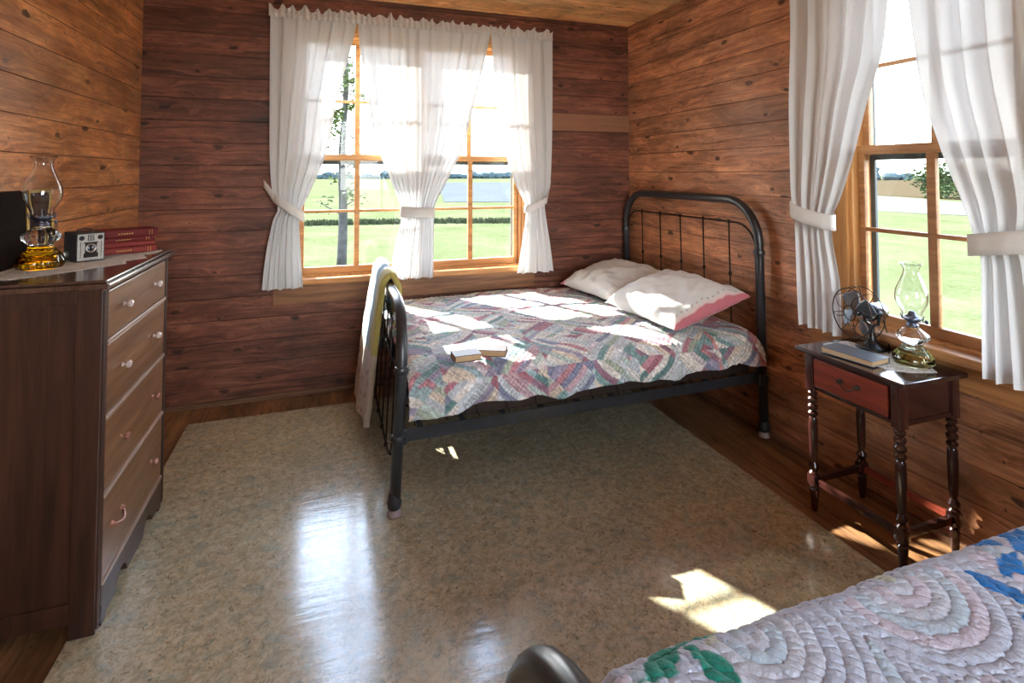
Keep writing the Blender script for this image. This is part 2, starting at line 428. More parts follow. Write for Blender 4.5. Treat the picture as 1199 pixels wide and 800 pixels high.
M_TALLG = plain('dark_tall_grass', (.026, .032, .014), .9, 0, .1, 6, .4)
M_ROAD = plain('pale_gravel', (.085, .078, .068), 1.0, 0, .0, 3, .12)
M_POND = plain('pale_mown_field', (.055, .058, .060), 1.0, 0, .0, .3, .1)
M_FAR = plain('far_trees', (.028, .042, .045), .9, 0, .1, 2, .4)  # distance haze put into the bluish grey leaf colour
M_SHRUB = plain('shrub_leaves', (.024, .040, .010), .8, 0, .2, 3, .5)
M_LEAF = plain('young_tree_leaves', (.045, .065, .012), .7, 0, .3, 5, .4)
M_QUILT = tinted('patchwork_quilt_cloth', .85, 240, .45, pscale=55)
M_QUILT2 = tinted('white_fan_quilt_cloth', .85, 200, .5, pscale=110)
M_PILLOW = tinted('white_pillow_cloth', .8, 300, .25, pscale=9)
M_THROW = tinted('folded_throw_cloth', .85, 240, .4, pscale=45)
M_TICK = plain('dark_mattress_ticking', (.05, .04, .036), .9, 0, .1, 30, .3)
M_SIDING = plain('rear_room_boards', (.16, .07, .035), .5, 0, .4, 20, .3)

# ------------------------------------------------------------------ the room
XL, XR, YB, ZC, YR = -1.045, 2.245, 3.66, 2.565, -1.6
T = .13
W1 = (-.195, 1.345, .715, 2.335)       # x0,x1,z0,z1 of the opening in the back wall
W2 = (1.135, 1.795, .715, 2.335)       # y0,y1,z0,z1 of the opening in the right wall
def wall_strip(bm, axis, face, out, a0, a1, z0, z1, pitch, off):
    """wall piece between a0..a1 along the wall, profile shows a small groove at every board edge"""
    prof = [(face, z0)]
    k = math.ceil((z0-off)/pitch+1e-6)
    while off+k*pitch < z1-.004:
        z = off+k*pitch
        prof += [(face, z-.0016), (face+(.0025 if out > face else -.0025), z), (face, z+.0016)]
        k += 1
    prof += [(face, z1), (out, z1), (out, z0)]
    def P(a, q): return (a, q[0], q[1]) if axis == 'X' else (q[0], a, q[1])
    A = [bm.verts.new(P(a0, q)) for q in prof]; B = [bm.verts.new(P(a1, q)) for q in prof]
    n = len(prof)
    for i in range(n): bm.faces.new((A[i], A[(i+1)%n], B[(i+1)%n], B[i]))
    bm.faces.new(A[::-1]); bm.faces.new(B)
def wall(name, axis, face, out, a0, a1, m, hole=None, pitch=.135, off=.10):
    bm = NB()
    if hole:
        h0, h1, z0, z1 = hole
        wall_strip(bm, axis, face, out, a0, h0, 0, ZC, pitch, off)
        wall_strip(bm, axis, face, out, h0, h1, 0, z0, pitch, off)
        wall_strip(bm, axis, face, out, h0, h1, z1, ZC, pitch, off)
        wall_strip(bm, axis, face, out, h1, a1, 0, ZC, pitch, off)
    else: wall_strip(bm, axis, face, out, a0, a1, 0, ZC, pitch, off)
    bmesh.ops.recalc_face_normals(bm, faces=bm.faces)
    return struct(name, bm, m)
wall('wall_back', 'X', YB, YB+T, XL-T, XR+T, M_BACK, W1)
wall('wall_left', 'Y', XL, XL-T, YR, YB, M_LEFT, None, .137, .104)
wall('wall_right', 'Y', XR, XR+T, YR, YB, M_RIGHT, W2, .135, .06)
wall('wall_front', 'X', YR, YR-T, XL-T, XR+T, M_SIDING, (.15, 1.55, .75, 2.30))  # opening added for the fill light
bm = NB(); bx(bm, (XL-T, YR-T, -.06), (XR+T, YB+T, 0)); struct('floor', bm, M_FLOOR)
bm = NB(); bx(bm, (XL-T, YR-T, ZC), (XR+T, YB+T, ZC+.05)); struct('ceiling', bm, M_CEIL)
M_BASE = wood('baseboard_pine', (.07, .030, .014), (.26, .13, .065), 'X', .5)
M_BASEY = wood('baseboard_pine_y', (.07, .030, .014), (.24, .12, .06), 'Y', .5)
bm = NB(); bx(bm, (XL+.002, YB-.028, .0), (XR-.002, YB, .032), .006); struct('baseboard_back', bm, M_BASE)
bm = NB(); bx(bm, (XR-.022, YR, .0), (XR, YB-.03, .028), .005); struct('baseboard_right', bm, M_BASEY)
bm = NB(); bx(bm, (XL, YR, .0), (XL+.025, YB-.03, .03), .005); struct('baseboard_left', bm, M_BASEY)

# ------------------------------------------------------------------ windows
def put(bm, axis, a0, a1, d0, d1, z0, z1, bev=.003):
    """a along the wall, d depth coordinate"""
    if axis == 'X': bx(bm, (a0, min(d0, d1), z0), (a1, max(d0, d1), z1), bev)
    else: bx(bm, (min(d0, d1), a0, z0), (max(d0, d1), a1, z1), bev)
def window(name, axis, face, hole, units, mh, mfr):
    """face: inner wall plane, the outside is at larger coordinate"""
    h0, h1, z0, z1 = hole
    e = bpy.data.objects.new(name, None); COL.objects.link(e)
    loc = (h0, face, z0) if axis == 'X' else (face, h0, z0)
    e.location = loc; e.matrix_basis = Matrix.Translation(loc); e['kind'] = 'structure'
    D = lambda d: face+d
    bm = NB()   # jambs and head
    put(bm, axis, h0, h0+.025, D(-.004), D(T), z0, z1); put(bm, axis, h1-.025, h1, D(-.004), D(T), z0, z1)
    put(bm, axis, h0+.025, h1-.025, D(-.004), D(T), z1-.03, z1); put(bm, axis, h0+.025, h1-.025, D(.0), D(T+.03), z0, z0+.03)
    for (a, b), (c, d) in zip(units[:-1], units[1:]): put(bm, axis, b, c, D(-.004), D(T), z0+.03, z1-.03)
    obj('window_frame', bm, M_FRAME, e)
    bm = NB()   # side casings and head casing on the wall
    put(bm, axis, h0-.075, h0+.008, D(-.02), D(0), z0+.02, z1+.075); put(bm, axis, h1-.008, h1+.075, D(-.02), D(0), z0+.02, z1+.075)
    put(bm, axis, h0+.008, h1-.008, D(-.018), D(0), z1-.008, z1+.075)
    obj('casing', bm, M_FRAME, e)
    bm = NB(); put(bm, axis, h0-.10, h1+.10, D(-.065), D(.03), z0-.018, z0+.02, .008)
    obj('window_sill', bm, mh, e)
    zb, zm, zt = z0+.03, 1.505, z1-.03
    for (a, b) in units:
        for sash, (s0, s1, dd) in (('lower_sash', (zb, zm+.02, .035)), ('upper_sash', (zm-.02, zt, .07))):
            bm = NB(); st = .028; th = .03
            lo = s0+(.045 if sash == 'lower_sash' else .038); hi = s1-(.04 if sash == 'lower_sash' else .035)
            put(bm, axis, a, a+st, D(dd), D(dd+th), s0, s1); put(bm, axis, b-st, b, D(dd), D(dd+th), s0, s1)
            put(bm, axis, a+st, b-st, D(dd), D(dd+th), s0, lo); put(bm, axis, a+st, b-st, D(dd), D(dd+th), hi, s1)
            mid = (a+b)/2; mz = 1.150 if sash == 'lower_sash' else 1.882
            put(bm, axis, mid-.017, mid+.017, D(dd+.002), D(dd+th-.002), lo, hi, .004)
            put(bm, axis, a+st, b-st, D(dd+.005), D(dd+th-.005), mz-.009, mz+.009, .003)
            s = obj(sash, bm, mfr, e)
            gp = NB(); put(gp, axis, a+st-.004, b-st+.004, D(dd+th/2-.001), D(dd+th/2+.001), lo-.004, hi+.004, 0)
            obj('window_pane', gp, M_PANE, s)
        bm = NB(); q0, q1 = D(T-.02), D(T-.005)   # dark outside screen frame
        put(bm, axis, a, a+.022, q0, q1, zb, zt); put(bm, axis, b-.022, b, q0, q1, zb, zt)
        put(bm, axis, a+.022, b-.022, q0, q1, zm-.045, zm-.005); put(bm, axis, a+.022, b-.022, q0, q1, zb, zb+.02)
        obj('screen_frame', bm, M_SCREEN, e)
    return e
window('window_1', 'X', YB, W1, [(-.170, .540), (.610, 1.320)], M_FRAMEX, M_FRAMEX)
window('window_2', 'Y', XR, W2, [(1.160, 1.770)], M_FRAMEY, M_FRAMEY)
e = bpy.data.objects.new('added_window_3', None); COL.objects.link(e); e['kind'] = 'structure'  # unseen window, added to let fill light into the room
bm = NB()
for a, b in (((.15, YR-T, .75), (.19, YR+.02, 2.30)), ((1.51, YR-T, .75), (1.55, YR+.02, 2.30)), ((.19, YR-T, .75), (1.51, YR+.03, .80)), ((.19, YR-T, 2.26), (1.51, YR+.02, 2.30)), ((.83, YR-.08, .80), (.87, YR-.04, 2.26)), ((.19, YR-.08, 1.49), (.83, YR-.04, 1.53)), ((.87, YR-.08, 1.49), (1.51, YR-.04, 1.53))): bx(bm, a, b, .003)
obj('window_frame', bm, M_FRAMEX, e)
bm = NB(); bx(bm, (.18, YR-.062, .79), (1.52, YR-.058, 2.27)); obj('window_pane', bm, M_PANE, e)
bm = NB(); bx(bm, (-.317, YB-.022, .575), (1.434, YB, .697), .004); struct('trim_1', bm, M_APRON)
bm = NB(); bx(bm, (XR-.02, .95, .590), (XR, 1.99, .697), .004); struct('trim_2', bm, M_FRAMEY)

# ------------------------------------------------------------------ outside
GZ = -.6
bm = NB(); bx(bm, (-420, -60, GZ-.2), (620, 620, GZ)); o = struct('ground', bm, M_GRASS)
def patch(name, pts, m, z):
    bm = NB(); vs = [bm.verts.new((x, y, GZ+z)) for x, y in pts]; bm.faces.new(vs)
    r = bmesh.ops.extrude_face_region(bm, geom=list(bm.faces))
    for v in [v for v in r['geom'] if isinstance(v, bmesh.types.BMVert)]: v.co.z -= .05
    bmesh.ops.recalc_face_normals(bm, faces=bm.faces)
    o = struct(name, bm, m); return o
patch('gravel_road', [(60, 48), (45.5, 33.5), (44, 29), (39.2, 22), (34, 12), (26, 12), (28.8, 16), (27.6, 18.6), (27.7, 21.8), (38, 35)], M_ROAD, .03)
patch('dry_field', [(48, 37), (75, 58), (200, 150), (240, 60), (80, 20), (42, 16), (45, 27), (46.5, 33)], M_TALL, .05)
patch('pale_field', [(7.6, 36.2), (15, 34), (22, 38), (46, 105), (23.4, 112), (14, 70)], M_POND, .04)
def tuft_strip(name, line, h, width, n, m, label, seed=1):
    """band of upright grass blades / leafy clumps along a polyline"""
    rnd = random.Random(seed); bm = NB(); L = []
    for a, b in zip(line[:-1], line[1:]): L.append((Vector((*a, 0)), Vector((*b, 0)), (Vector(a)-Vector(b)).length))
    tot = sum(l[2] for l in L)
    for _ in range(n):
        s = rnd.random()*tot
        for a, b, l in L:
            if s <= l: break
            s -= l
        p = a.lerp(b, s/l); p += Vector((rnd.uniform(-1, 1)*width, rnd.uniform(-1, 1)*width, GZ-.02))
        hh = h*rnd.uniform(.55, 1.1); an = rnd.random()*pi; ww = h*.16
        d = Vector((cos(an), sin(an), 0))*ww; tip = p+Vector((rnd.uniform(-.2, .2)*h, rnd.uniform(-.2, .2)*h, hh))
        vs = [bm.verts.new(p-d), bm.verts.new(p+d), bm.verts.new(tip+d*.4), bm.verts.new(tip-d*.4)]; bm.faces.new(vs)
    return tag(obj(name, bm, m), label, 'grass', kind='stuff')
tuft_strip('tall_grass', [(-4, 22.6), (4, 21.5), (16, 18)], .20, .5, 5200, M_TALLG, 'strip of uncut dark green grass crossing the lawn outside the back window')
def blob(bm, c, r, rnd, amp=.35, sub=2, sq=.8):
    r0 = bmesh.ops.create_icosphere(bm, subdivisions=sub, radius=1)
    s = rnd.random()*50
    for v in r0['verts']:
        n = noise.noise(v.co*1.7+Vector((s, 0, 0)))*amp + noise.noise(v.co*4.5+Vector((0, s, 0)))*amp*.5
        q = v.co*(1+n); v.co = Vector((q.x*r, q.y*r, max(q.z*sq, -.5)*r))+Vector(c)
def leaves(bm, c, r, n, size, rnd, sq=1.0):
    for _ in range(n):
        d = Vector((rnd.gauss(0, 1), rnd.gauss(0, 1), rnd.gauss(0, 1))).normalized()*r*(rnd.random()**.4)
        p = Vector(c)+Vector((d.x, d.y, d.z*sq)); a = Vector((rnd.uniform(-1, 1), rnd.uniform(-1, 1), rnd.uniform(-1, 1))).normalized()
        t, b = frame(a); s = size*rnd.uniform(.6, 1.3)
        m = [bm.verts.new(p-t*s), bm.verts.new(p+b*s*.45+a*s*.15), bm.verts.new(p+t*s), bm.verts.new(p-b*s*.45+a*s*.15)]
        bm.faces.new(m)
rnd = random.Random(5)
def treeline(name, a, b, n, h, label, m=M_FAR):
    bm = NB()
    for i in range(n):
        t = (i+rnd.random()*.6)/n; x = a[0]+(b[0]-a[0])*t; y = a[1]+(b[1]-a[1])*t
        r = h*rnd.uniform(.55, 1.05)
        blob(bm, (x, y, GZ+r*.45), r, rnd, .4, 2, .75)
    return tag(obj(name, bm, m), label, 'trees', kind='stuff')
treeline('tree_line', (-60, 200), (160, 185), 90, 2.3, 'hazy blue-green tree line on the horizon behind the back window')
treeline('tree_line', (150, 112), (250, 60), 26, 2.2, 'low hazy tree line across the field outside the right window')
def far_tree(x, y, h, label, n=9, m=M_FAR):
    e = thing('distant_tree', label, 'tree', (x, y, GZ))
    bm = NB(); tube(bm, [(x, y, GZ), (x+.02*h, y, GZ+h*.55)], [h*.05, h*.03], 8); obj('trunk', bm, M_BARK, e)
    bm = NB()
    for i in range(n): blob(bm, (x+rnd.uniform(-.8, .8)*h, y+rnd.uniform(-.5, .5)*h, GZ+h*rnd.uniform(.35, .72)), h*rnd.uniform(.2, .34), rnd, .5, 2, .8)
    obj('foliage', bm, m, e)
# clump of trees left of the muntin, shrubs on the right
far_tree(140, 122, 5.2, 'largest hazy bluish tree beyond the dry field outside the right window', 12)
far_tree(143, 108, 4.4, 'smaller hazy tree just right of the largest one beyond the field')
def shrub(x, y, r, h, label):
    e = thing('green_shrub', label, 'shrub', (x, y, GZ))
    bm = NB()
    for k in range(5): tube(bm, [(x, y, GZ), (x+rnd.uniform(-.4, .4)*r, y+rnd.uniform(-.4, .4)*r, GZ+h*.6)], [.05, .02], 6)
    obj('stem', bm, M_BARK, e)
    bm = NB()
    for k in range(16):
        a = rnd.random()*2*pi; q = r*rnd.random()**.5
        leaves(bm, (x+q*cos(a), y+q*sin(a), GZ+h*rnd.uniform(.2, .78)), r*.38, 170, .14, rnd)
    obj('foliage', bm, M_SHRUB, e)
shrub(46.0, 28.4, 2.2, 3.0, 'leafy green shrub at the field edge, nearest the right window muntin')
shrub(47.4, 24.6, 2.2, 2.7, 'leafy green shrub at the field edge, half behind the right curtain')
# young tree near the house
TX, TY = .30, 12.06
e = thing('young_tree', 'slender young tree with sparse leaves standing on the lawn outside the back window', 'tree', (TX, TY, GZ))
bm = NB()
trk = [(TX, TY, GZ), (TX+.02, TY, .6), (TX-.02, TY, 1.8), (TX+.05, TY, 3.2), (TX+.02, TY, 4.8), (TX+.05, TY, 6.0)]
tube(bm, smooth_prof(trk, 4), [.11-.08*i/20 for i in range(21)], 10)
obj('trunk', bm, M_BARK, e, True)
rnd = random.Random(11); bm = NB(); bl = NB()
for i in range(30):
    z = .5+i*.16; a = rnd.random()*2*pi; L = rnd.uniform(.3, .75)*(1-.08*(z/5)); p0 = Vector((TX, TY, z)); p1 = p0+Vector((cos(a)*L, sin(a)*L, L*.55))
    tube(bm, [p0, p1], [.018, .006], 5)
    leaves(bl, p0.lerp(p1, .65), L*.42, 26 if z < 1.6 else 60, .055, rnd)
obj('branch', bm, M_BARK, e); obj('foliage', bl, M_LEAF, e)

# ------------------------------------------------------------------ linoleum
bm = NB(); bx(bm, (-.722, -1.1, .0), (1.862, 3.43, .004), .0015)
tag(obj('linoleum_rug', bm, M_LINO), 'large glossy speckled beige and green linoleum rug covering most of the floor', 'rug')

# ------------------------------------------------------------------ dresser
DZ = 1.072
DX0, DX1, DY0, DY1 = -1.03, -.650, 1.975, 2.665
dr = thing('dresser', 'tall dark brown wooden dresser with four drawers against the left wall', 'dresser', (DX0, DY0, 0))
bm = NB()
bx(bm, (DX0, DY0+.012, .07), (DX1-.03, DY0+.03, DZ-.03), .001)            # recessed side panels
bx(bm, (DX0, DY1-.03, .07), (DX1-.03, DY1-.012, DZ-.03), .001)
bx(bm, (DX0, DY0+.03, .10), (DX0+.012, DY1-.03, DZ-.03))
for y0, y1 in ((DY0, DY0+.035), (DY1-.035, DY1)):
    bx(bm, (DX1-.07, y0, .0045), (DX1, y1, DZ-.03), .004); bx(bm, (DX0, y0, .0), (DX0+.05, y1, DZ-.03), .004)
for y0, y1 in ((DY0+.004, DY0+.03), (DY1-.03, DY1-.004)):
    bx(bm, (DX0+.05, y0, .05), (DX1-.07, y1, .11), .002); bx(bm, (DX0+.05, y0, DZ-.07), (DX1-.07, y1, DZ-.03), .002)
for z in (.135, .395, .635, .872, DZ-.042): bx(bm, (DX0+.012, DY0+.035, z-.012), (DX1-.03, DY1-.035, z+.006))
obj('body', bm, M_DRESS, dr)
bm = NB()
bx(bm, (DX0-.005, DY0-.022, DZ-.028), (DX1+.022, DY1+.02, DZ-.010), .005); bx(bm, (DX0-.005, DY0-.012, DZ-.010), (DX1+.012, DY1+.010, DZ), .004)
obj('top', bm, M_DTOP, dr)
for y in (DY0+.008, DY0+.018, DY0+.028, DY1-.008, DY1-.018, DY1-.028):
    bm = NB(); tube(bm, [(DX1+.001, y, .02), (DX1+.001, y, DZ-.035)], .0035, 6); obj('reeding', bm, M_DRESS, dr)
bm = NB()   # scalloped plinth
n = 60; ya, yb = DY0+.035, DY1-.035
def plz(t):
    q = .022
    for c in (.28, .72):
        d = abs(t-c)/.085
        if d < 1: q = max(q, .022+.045*(1-d*d)**.5)
    return q if .05 < t < .95 else .005
A = []; 
for x in (DX1-.018, DX1+.004):
    A.append(([bm.verts.new((x, ya+(yb-ya)*i/n, plz(i/n))) for i in range(n+1)], [bm.verts.new((x, ya+(yb-ya)*i/n, .125)) for i in range(n+1)]))
for i in range(n):
    bm.faces.new((A[1][0][i], A[1][0][i+1], A[1][1][i+1], A[1][1][i])); bm.faces.new((A[0][0][i+1], A[0][0][i], A[0][1][i], A[0][1][i+1]))
    bm.faces.new((A[0][0][i], A[0][0][i+1], A[1][0][i+1], A[1][0][i])); bm.faces.new((A[0][1][i+1], A[0][1][i], A[1][1][i], A[1][1][i+1]))
obj('plinth', bm, M_DRESS, dr)
rows = [(.882, 1.030), (.645, .862), (.405, .626), (.140, .386)]
def knob(y, z, m, parent):
    bm = NB(); Mx = Matrix.Rotation(pi/2, 4, 'Y')
    lathe(bm, [(.009, 0), (.005, .003), (.0045, .008), (.009, .011), (.0130, .016), (.0135, .021), (.010, .026), (.004, .028)], (DX1+.006, y, z), 8, Mx)
    return obj('knob', bm, m, parent, label=('clear white glass knob' if m is M_KNOB else 'reddish copper knob'))
M_KNOB = plain('milky_glass_knob', (.58, .49, .47), .18, 0, .6, 60, .15, Coat_Weight=.5)
for r, (z0, z1) in enumerate(rows):
    bm = NB(); bx(bm, (DX1-.35, DY0+.038, z0), (DX1+.002, DY1-.038, z1), .003)
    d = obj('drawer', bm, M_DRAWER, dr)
    bm = NB(); bx(bm, (DX1-.012, DY0+.036, z0-.017), (DX1+.007, DY1-.036, z0-.003), .003); obj('lip', bm, M_LIP, d)
    zk = (z0+z1)/2+.005
    if r < 3:
        for y in (2.135, 2.470): knob(y, zk, M_KNOB if r < 2 else M_COPPER, d)
    else:
        knob(2.470, zk, M_COPPER, d)
        bm = NB(); ring = [(DX1+.006+.016*sin(pi*t/10), 2.085+.09*t/10, zk-.004-.012*sin(pi*t/10)) for t in range(11)]
        tube(bm, ring, .005, 8)
        for y in (2.085, 2.175): lathe(bm, [(.011, 0), (.008, .005), (.004, .012)], (DX1+.001, y, zk), 10, Matrix.Rotation(pi/2, 4, 'Y'))
        obj('bail_handle', bm, M_COPPER, d, label='copper bail handle')

# lace runner on the dresser
def lace(name, label, poly, z, dens=.018, seed=0):
    """openwork cloth: grid of cells inside polygon with small eyelets left open"""
    xs = [p[0] for p in poly]; ys = [p[1] for p in poly]
    def inside(x, y):
        c = False; j = len(poly)-1
        for i in range(len(poly)):
            xi, yi = poly[i]; xj, yj = poly[j]
            if (yi > y) != (yj > y) and x < (xj-xi)*(y-yi)/(yj-yi)+xi: c = not c
            j = i
        return c
    bm = NB(); V = {}
    nx = int((max(xs)-min(xs))/dens*4); ny = int((max(ys)-min(ys))/dens*4); st = dens/4
    def v(i, j):
        if (i, j) not in V:
            x = min(xs)+i*st; y = min(ys)+j*st
            V[i, j] = bm.verts.new((x, y, z+.0015+.0008*sin(x*210)*cos(y*190)))
        return V[i, j]
    for i in range(nx):
        for j in range(ny):
            x = min(xs)+(i+.5)*st; y = min(ys)+(j+.5)*st
            if not inside(x, y): continue
            a, b = i % 4, j % 4
            if a in (1, 2) and b in (1, 2) and hsh(i//4, j//4, seed) < .62: continue
            bm.faces.new((v(i, j), v(i+1, j), v(i+1, j+1), v(i, j+1)))
    me_o = obj(name, bm, M_LACE)
    me_o.modifiers.new('thick', 'SOLIDIFY').thickness = .0012
    return tag(me_o, label, 'doily')
M_LACE = plain('white_crochet_cotton', (.66, .63, .60), .9, 0, .1, 300, .2, .3)
lace('lace_runner', 'white crochet lace runner lying on the dresser under lamp, camera and books',
     [(-1.02, 2.09), (-.92, 2.06), (-.80, 2.17), (-.69, 2.30), (-.715, 2.36), (-.66, 2.42), (-.70, 2.52), (-.665, 2.56), (-.66, 2.64), (-1.02, 2.65)], DZ, .014, 3)

# ------------------------------------------------------------------ oil lamps
def oil_lamp(loc, k, oil, label, burner_m, rx=0):
    e = thing('oil_lamp', label, 'oil lamp', loc)
    x, y, z = loc
    P = lambda pr: [(r*k, zz*k) for r, zz in pr]
    bm = NB()    # font: wide scalloped base, waist, pressed upper bowl
    class fl:
        n = 12
        def __call__(s, zz): return .035
    prof = smooth_prof([(.046, .0), (.060, .004), (.065, .018), (.062, .034), (.050, .052), (.036, .070), (.032, .080), (.040, .090), (.051, .102), (.052, .114), (.041, .126), (.026, .138), (.019, .146)], 4)
    lathe(bm, P(prof), loc, 48, None, 0, fl())
    lathe(bm, P([(max(r-.004, .001), zz+.003) for r, zz in reversed(prof)]), loc, 48, None, 0, fl()) if False else None
    obj('glass_font', bm, M_GLASS, e, True)
    bm = NB()
    pr2 = smooth_prof([(.040, .004), (.055, .007), (.060, .019), (.057, .033), (.045, .051), (.038, .060), (.0, .060)], 4)
    lathe(bm, P(pr2), loc, 40); obj('oil', bm, oil, e, True)
    bm = NB()
    lathe(bm, P([(.018, .144), (.021, .146), (.021, .153), (.016, .156), (.017, .162), (.024, .167), (.030, .171), (.031, .180), (.024, .183), (.015, .188), (.010, .200), (.003, .204)]), loc, 24)
    tube(bm, [(x+.018*k, y-.006*k, z+.160*k), (x+.046*k, y-.020*k, z+.160*k)], .0018*k, 6)
    lathe(bm, [(.007*k, 0), (.008*k, .002*k), (.007*k, .004*k)], (x+.046*k, y-.020*k, z+.160*k), 12, Matrix.Rotation(pi/2, 4, 'Y'))
    for a in range(4):
        q = a*pi/2+.4; tube(bm, [(x+.032*k*cos(q), y+.032*k*sin(q), z+.168*k), (x+.037*k*cos(q), y+.037*k*sin(q), z+.190*k)], .0022*k, 6)
    obj('burner', bm, burner_m, e, True)
    bm = NB()    # chimney with thickness
    c = smooth_prof([(.032, .180), (.032, .190), (.036, .205), (.049, .228), (.055, .252), (.052, .280), (.040, .312), (.029, .340), (.0255, .356), (.028, .370), (.038, .384)], 4)
    ring = P(c) + [(max((r-.0022)*k, .001), zz*k) for r, zz in reversed(c)]
    rg = lathe(bm, ring, loc, 36)
    bmesh.ops.delete(bm, geom=[f for f in bm.faces if len(f.verts) > 4], context='FACES_ONLY')
    for j in range(36): bm.faces.new((rg[-1][j], rg[-1][(j+1)%36], rg[0][(j+1)%36], rg[0][j]))
    bmesh.ops.recalc_face_normals(bm, faces=bm.faces)
    obj('chimney', bm, M_GLASS, e, True)
    return e
oil_lamp((-.925, 2.255, DZ+.003), 1.0, M_OILY, 'glass oil lamp with amber yellow oil standing on the dresser', M_BURNER)
oil_lamp((2.120, 1.440, .6705), 1.0, M_OILP, 'glass oil lamp with pale greenish oil standing on the nightstand', M_BURNER)

# leaning mirror and dark board behind the left lamp
lean = Matrix.Translation((XL+.016, 0, DZ+.003)) @ Matrix.Rotation(radians(-3), 4, 'Y')
e = thing('standing_mirror', 'small gilt framed mirror leaning on the wall behind the amber oil lamp', 'mirror', (XL+.022, 2.50, DZ+.003))
bm = NB(); y0, y1, h = 2.405, 2.60, .265
for a, b in (((0, y0, 0), (.010, y0+.013, h)), ((0, y1-.013, 0), (.010, y1, h)), ((0, y0+.013, h-.013), (.010, y1-.013, h)), ((0, y0+.013, 0), (.010, y1-.013, .013))): bx(bm, a, b, .002, M=lean)
obj('mirror_frame', bm, M_GOLD, e)
bm = NB(); bx(bm, (.002, y0+.012, .012), (.006, y1-.012, h-.012), M=lean); obj('mirror_glass', bm, M_MIRROR, e)
bm = NB(); bx(bm, (0, 2.02, 0), (.010, 2.392, .262), .002, M=lean)
bx(bm, (.010, 2.04, .02), (.0115, 2.372, .242), .0005, M=lean)
tag(obj('wooden_panel', bm, M_DKWOOD), 'nearly black wooden panel leaning on the wall at the near end of the dresser', 'panel')

# box camera
cmz = DZ+.004
e = thing('box_camera', 'vintage black box camera with silver art deco face plate on the dresser', 'camera', (-.862, 2.352, cmz), atan2(.60, .80)+0)
# local frame: +x to the right along the face, -y towards the viewer
M_CAMIN = plain('camera_black_enamel', (.012, .012, .014), .3, 0, .5, 80, .2)
wd, dp, ht = .088, .125, .104
bm = NB(); bx(bm, (0, 0, 0), (wd, dp, ht), .003); obj('camera_body', bm, M_BLACK, e, local=True)
bm = NB(); bx(bm, (.004, -.003, .004), (wd-.004, .001, ht-.004), .001); obj('face_plate', bm, M_SILVERP, e, local=True)
bm = NB(); R90 = Matrix.Rotation(pi/2, 4, 'X')
bx(bm, (.022, -.0042, .014), (wd-.022, -.0026, .030)); bx(bm, (.026, -.0042, .030), (wd-.026, -.0026, .066))
bx(bm, (.022, -.0042, .066), (wd-.022, -.0026, .070))
for xx in (.016, wd-.016): lathe(bm, [(.0085, 0), (.0085, .0012), (.006, .0016)], (xx, -.0028, ht-.018), 20, R90)
for q in range(4): bx(bm, (.034+q*.0055, -.0042, .074), (.0365+q*.0055, -.0026, .098))
bx(bm, (.012, -.004, .014), (.0135, -.0026, .072)); bx(bm, (wd-.0135, -.004, .014), (wd-.012, -.0026, .072))
obj('face_pattern', bm, M_CAMIN, e, local=True)
bm = NB(); lathe(bm, [(.0165, 0), (.0165, .003), (.013, .004), (.0125, .002)], (wd/2, -.003, .048), 28, R90)
obj('lens_ring', bm, M_STEEL, e, True, local=True)
bm = NB(); lathe(bm, [(.0115, 0), (.008, .0015), (.0, .002)], (wd/2, -.0045, .048), 24, R90); obj('lens', bm, M_MIRROR, e, True, local=True)
bm = NB(); tube(bm, [(.02, dp*.5, ht), (.022, dp*.5, ht+.008), (.044, dp*.5, ht+.011), (.066, dp*.5, ht+.008), (.068, dp*.5, ht)], .003, 8)
bx(bm, (.014, dp*.5-.006, ht-.001), (.026, dp*.5+.006, ht+.003), .001); bx(bm, (.062, dp*.5-.006, ht-.001), (.074, dp*.5+.006, ht+.003), .001)
obj('strap_handle', bm, M_BLACK, e, local=True)
bm = NB(); lathe(bm, [(.011, 0), (.011, .006), (.009, .008), (.0, .008)], (-.0, .085, .022), 18, Matrix.Rotation(-pi/2, 4, 'Y')); bx(bm, (-.011, .083, .012), (-.008, .087, .032))
obj('winding_key', bm, M_STEEL, e, local=True)

# book builder (lying flat): local x = spine length, spine at y=0 side, depth +y
def book(name, label, L, Dp, Tk, cover, pages, loc, rz, group=None, gold=False, rounded=True, cat='book', open_side=False):
    e = thing(name, label, cat, loc, rz, group)
    bm = NB(); c = .0025
    bx(bm, (0, 0, 0), (L, Dp, c), .0008); bx(bm, (0, 0, Tk-c), (L, Dp, Tk), .0008)
    pts = []
    n = 8
    for i in range(n+1):
        a = -pi/2+pi*i/n; pts.append((-.006*cos(a) if rounded else 0, Tk/2+(Tk/2)*sin(a)))
    A = [bm.verts.new((0, p[0], p[1])) for p in pts]; B = [bm.verts.new((L, p[0], p[1])) for p in pts]
    A2 = [bm.verts.new((0, p[0]+.0025, p[1])) for p in pts]; B2 = [bm.verts.new((L, p[0]+.0025, p[1])) for p in pts]
    for i in range(n):
        bm.faces.new((A[i], B[i], B[i+1], A[i+1])); bm.faces.new((A2[i+1], B2[i+1], B2[i], A2[i]))
        bm.faces.new((A[i+1], A2[i+1], A2[i], A[i])); bm.faces.new((B[i], B2[i], B2[i+1], B[i+1]))
    bc = bm; bm = NB(); bx(bm, (.004, .002, c), (L-.004, Dp-.004, Tk-c)); obj('page_block', bm, pages, e, local=True)
    bm = bc
    if gold:
        for t in (.10, .14, .86, .90): bx(bm, (L*t, -.0068, .15*Tk), (L*t+.0015, -.0045, .85*Tk), mi=1)
        for t in (.38, .42, .46, .50, .54, .58): bx(bm, (L*t, -.0072, .40*Tk), (L*t+.006, -.0050, .56*Tk), mi=1)
    obj('cover', bm, [cover, M_GOLD], e, local=True)
    return e
rzb = atan2(.11, .20)
z = DZ+.004
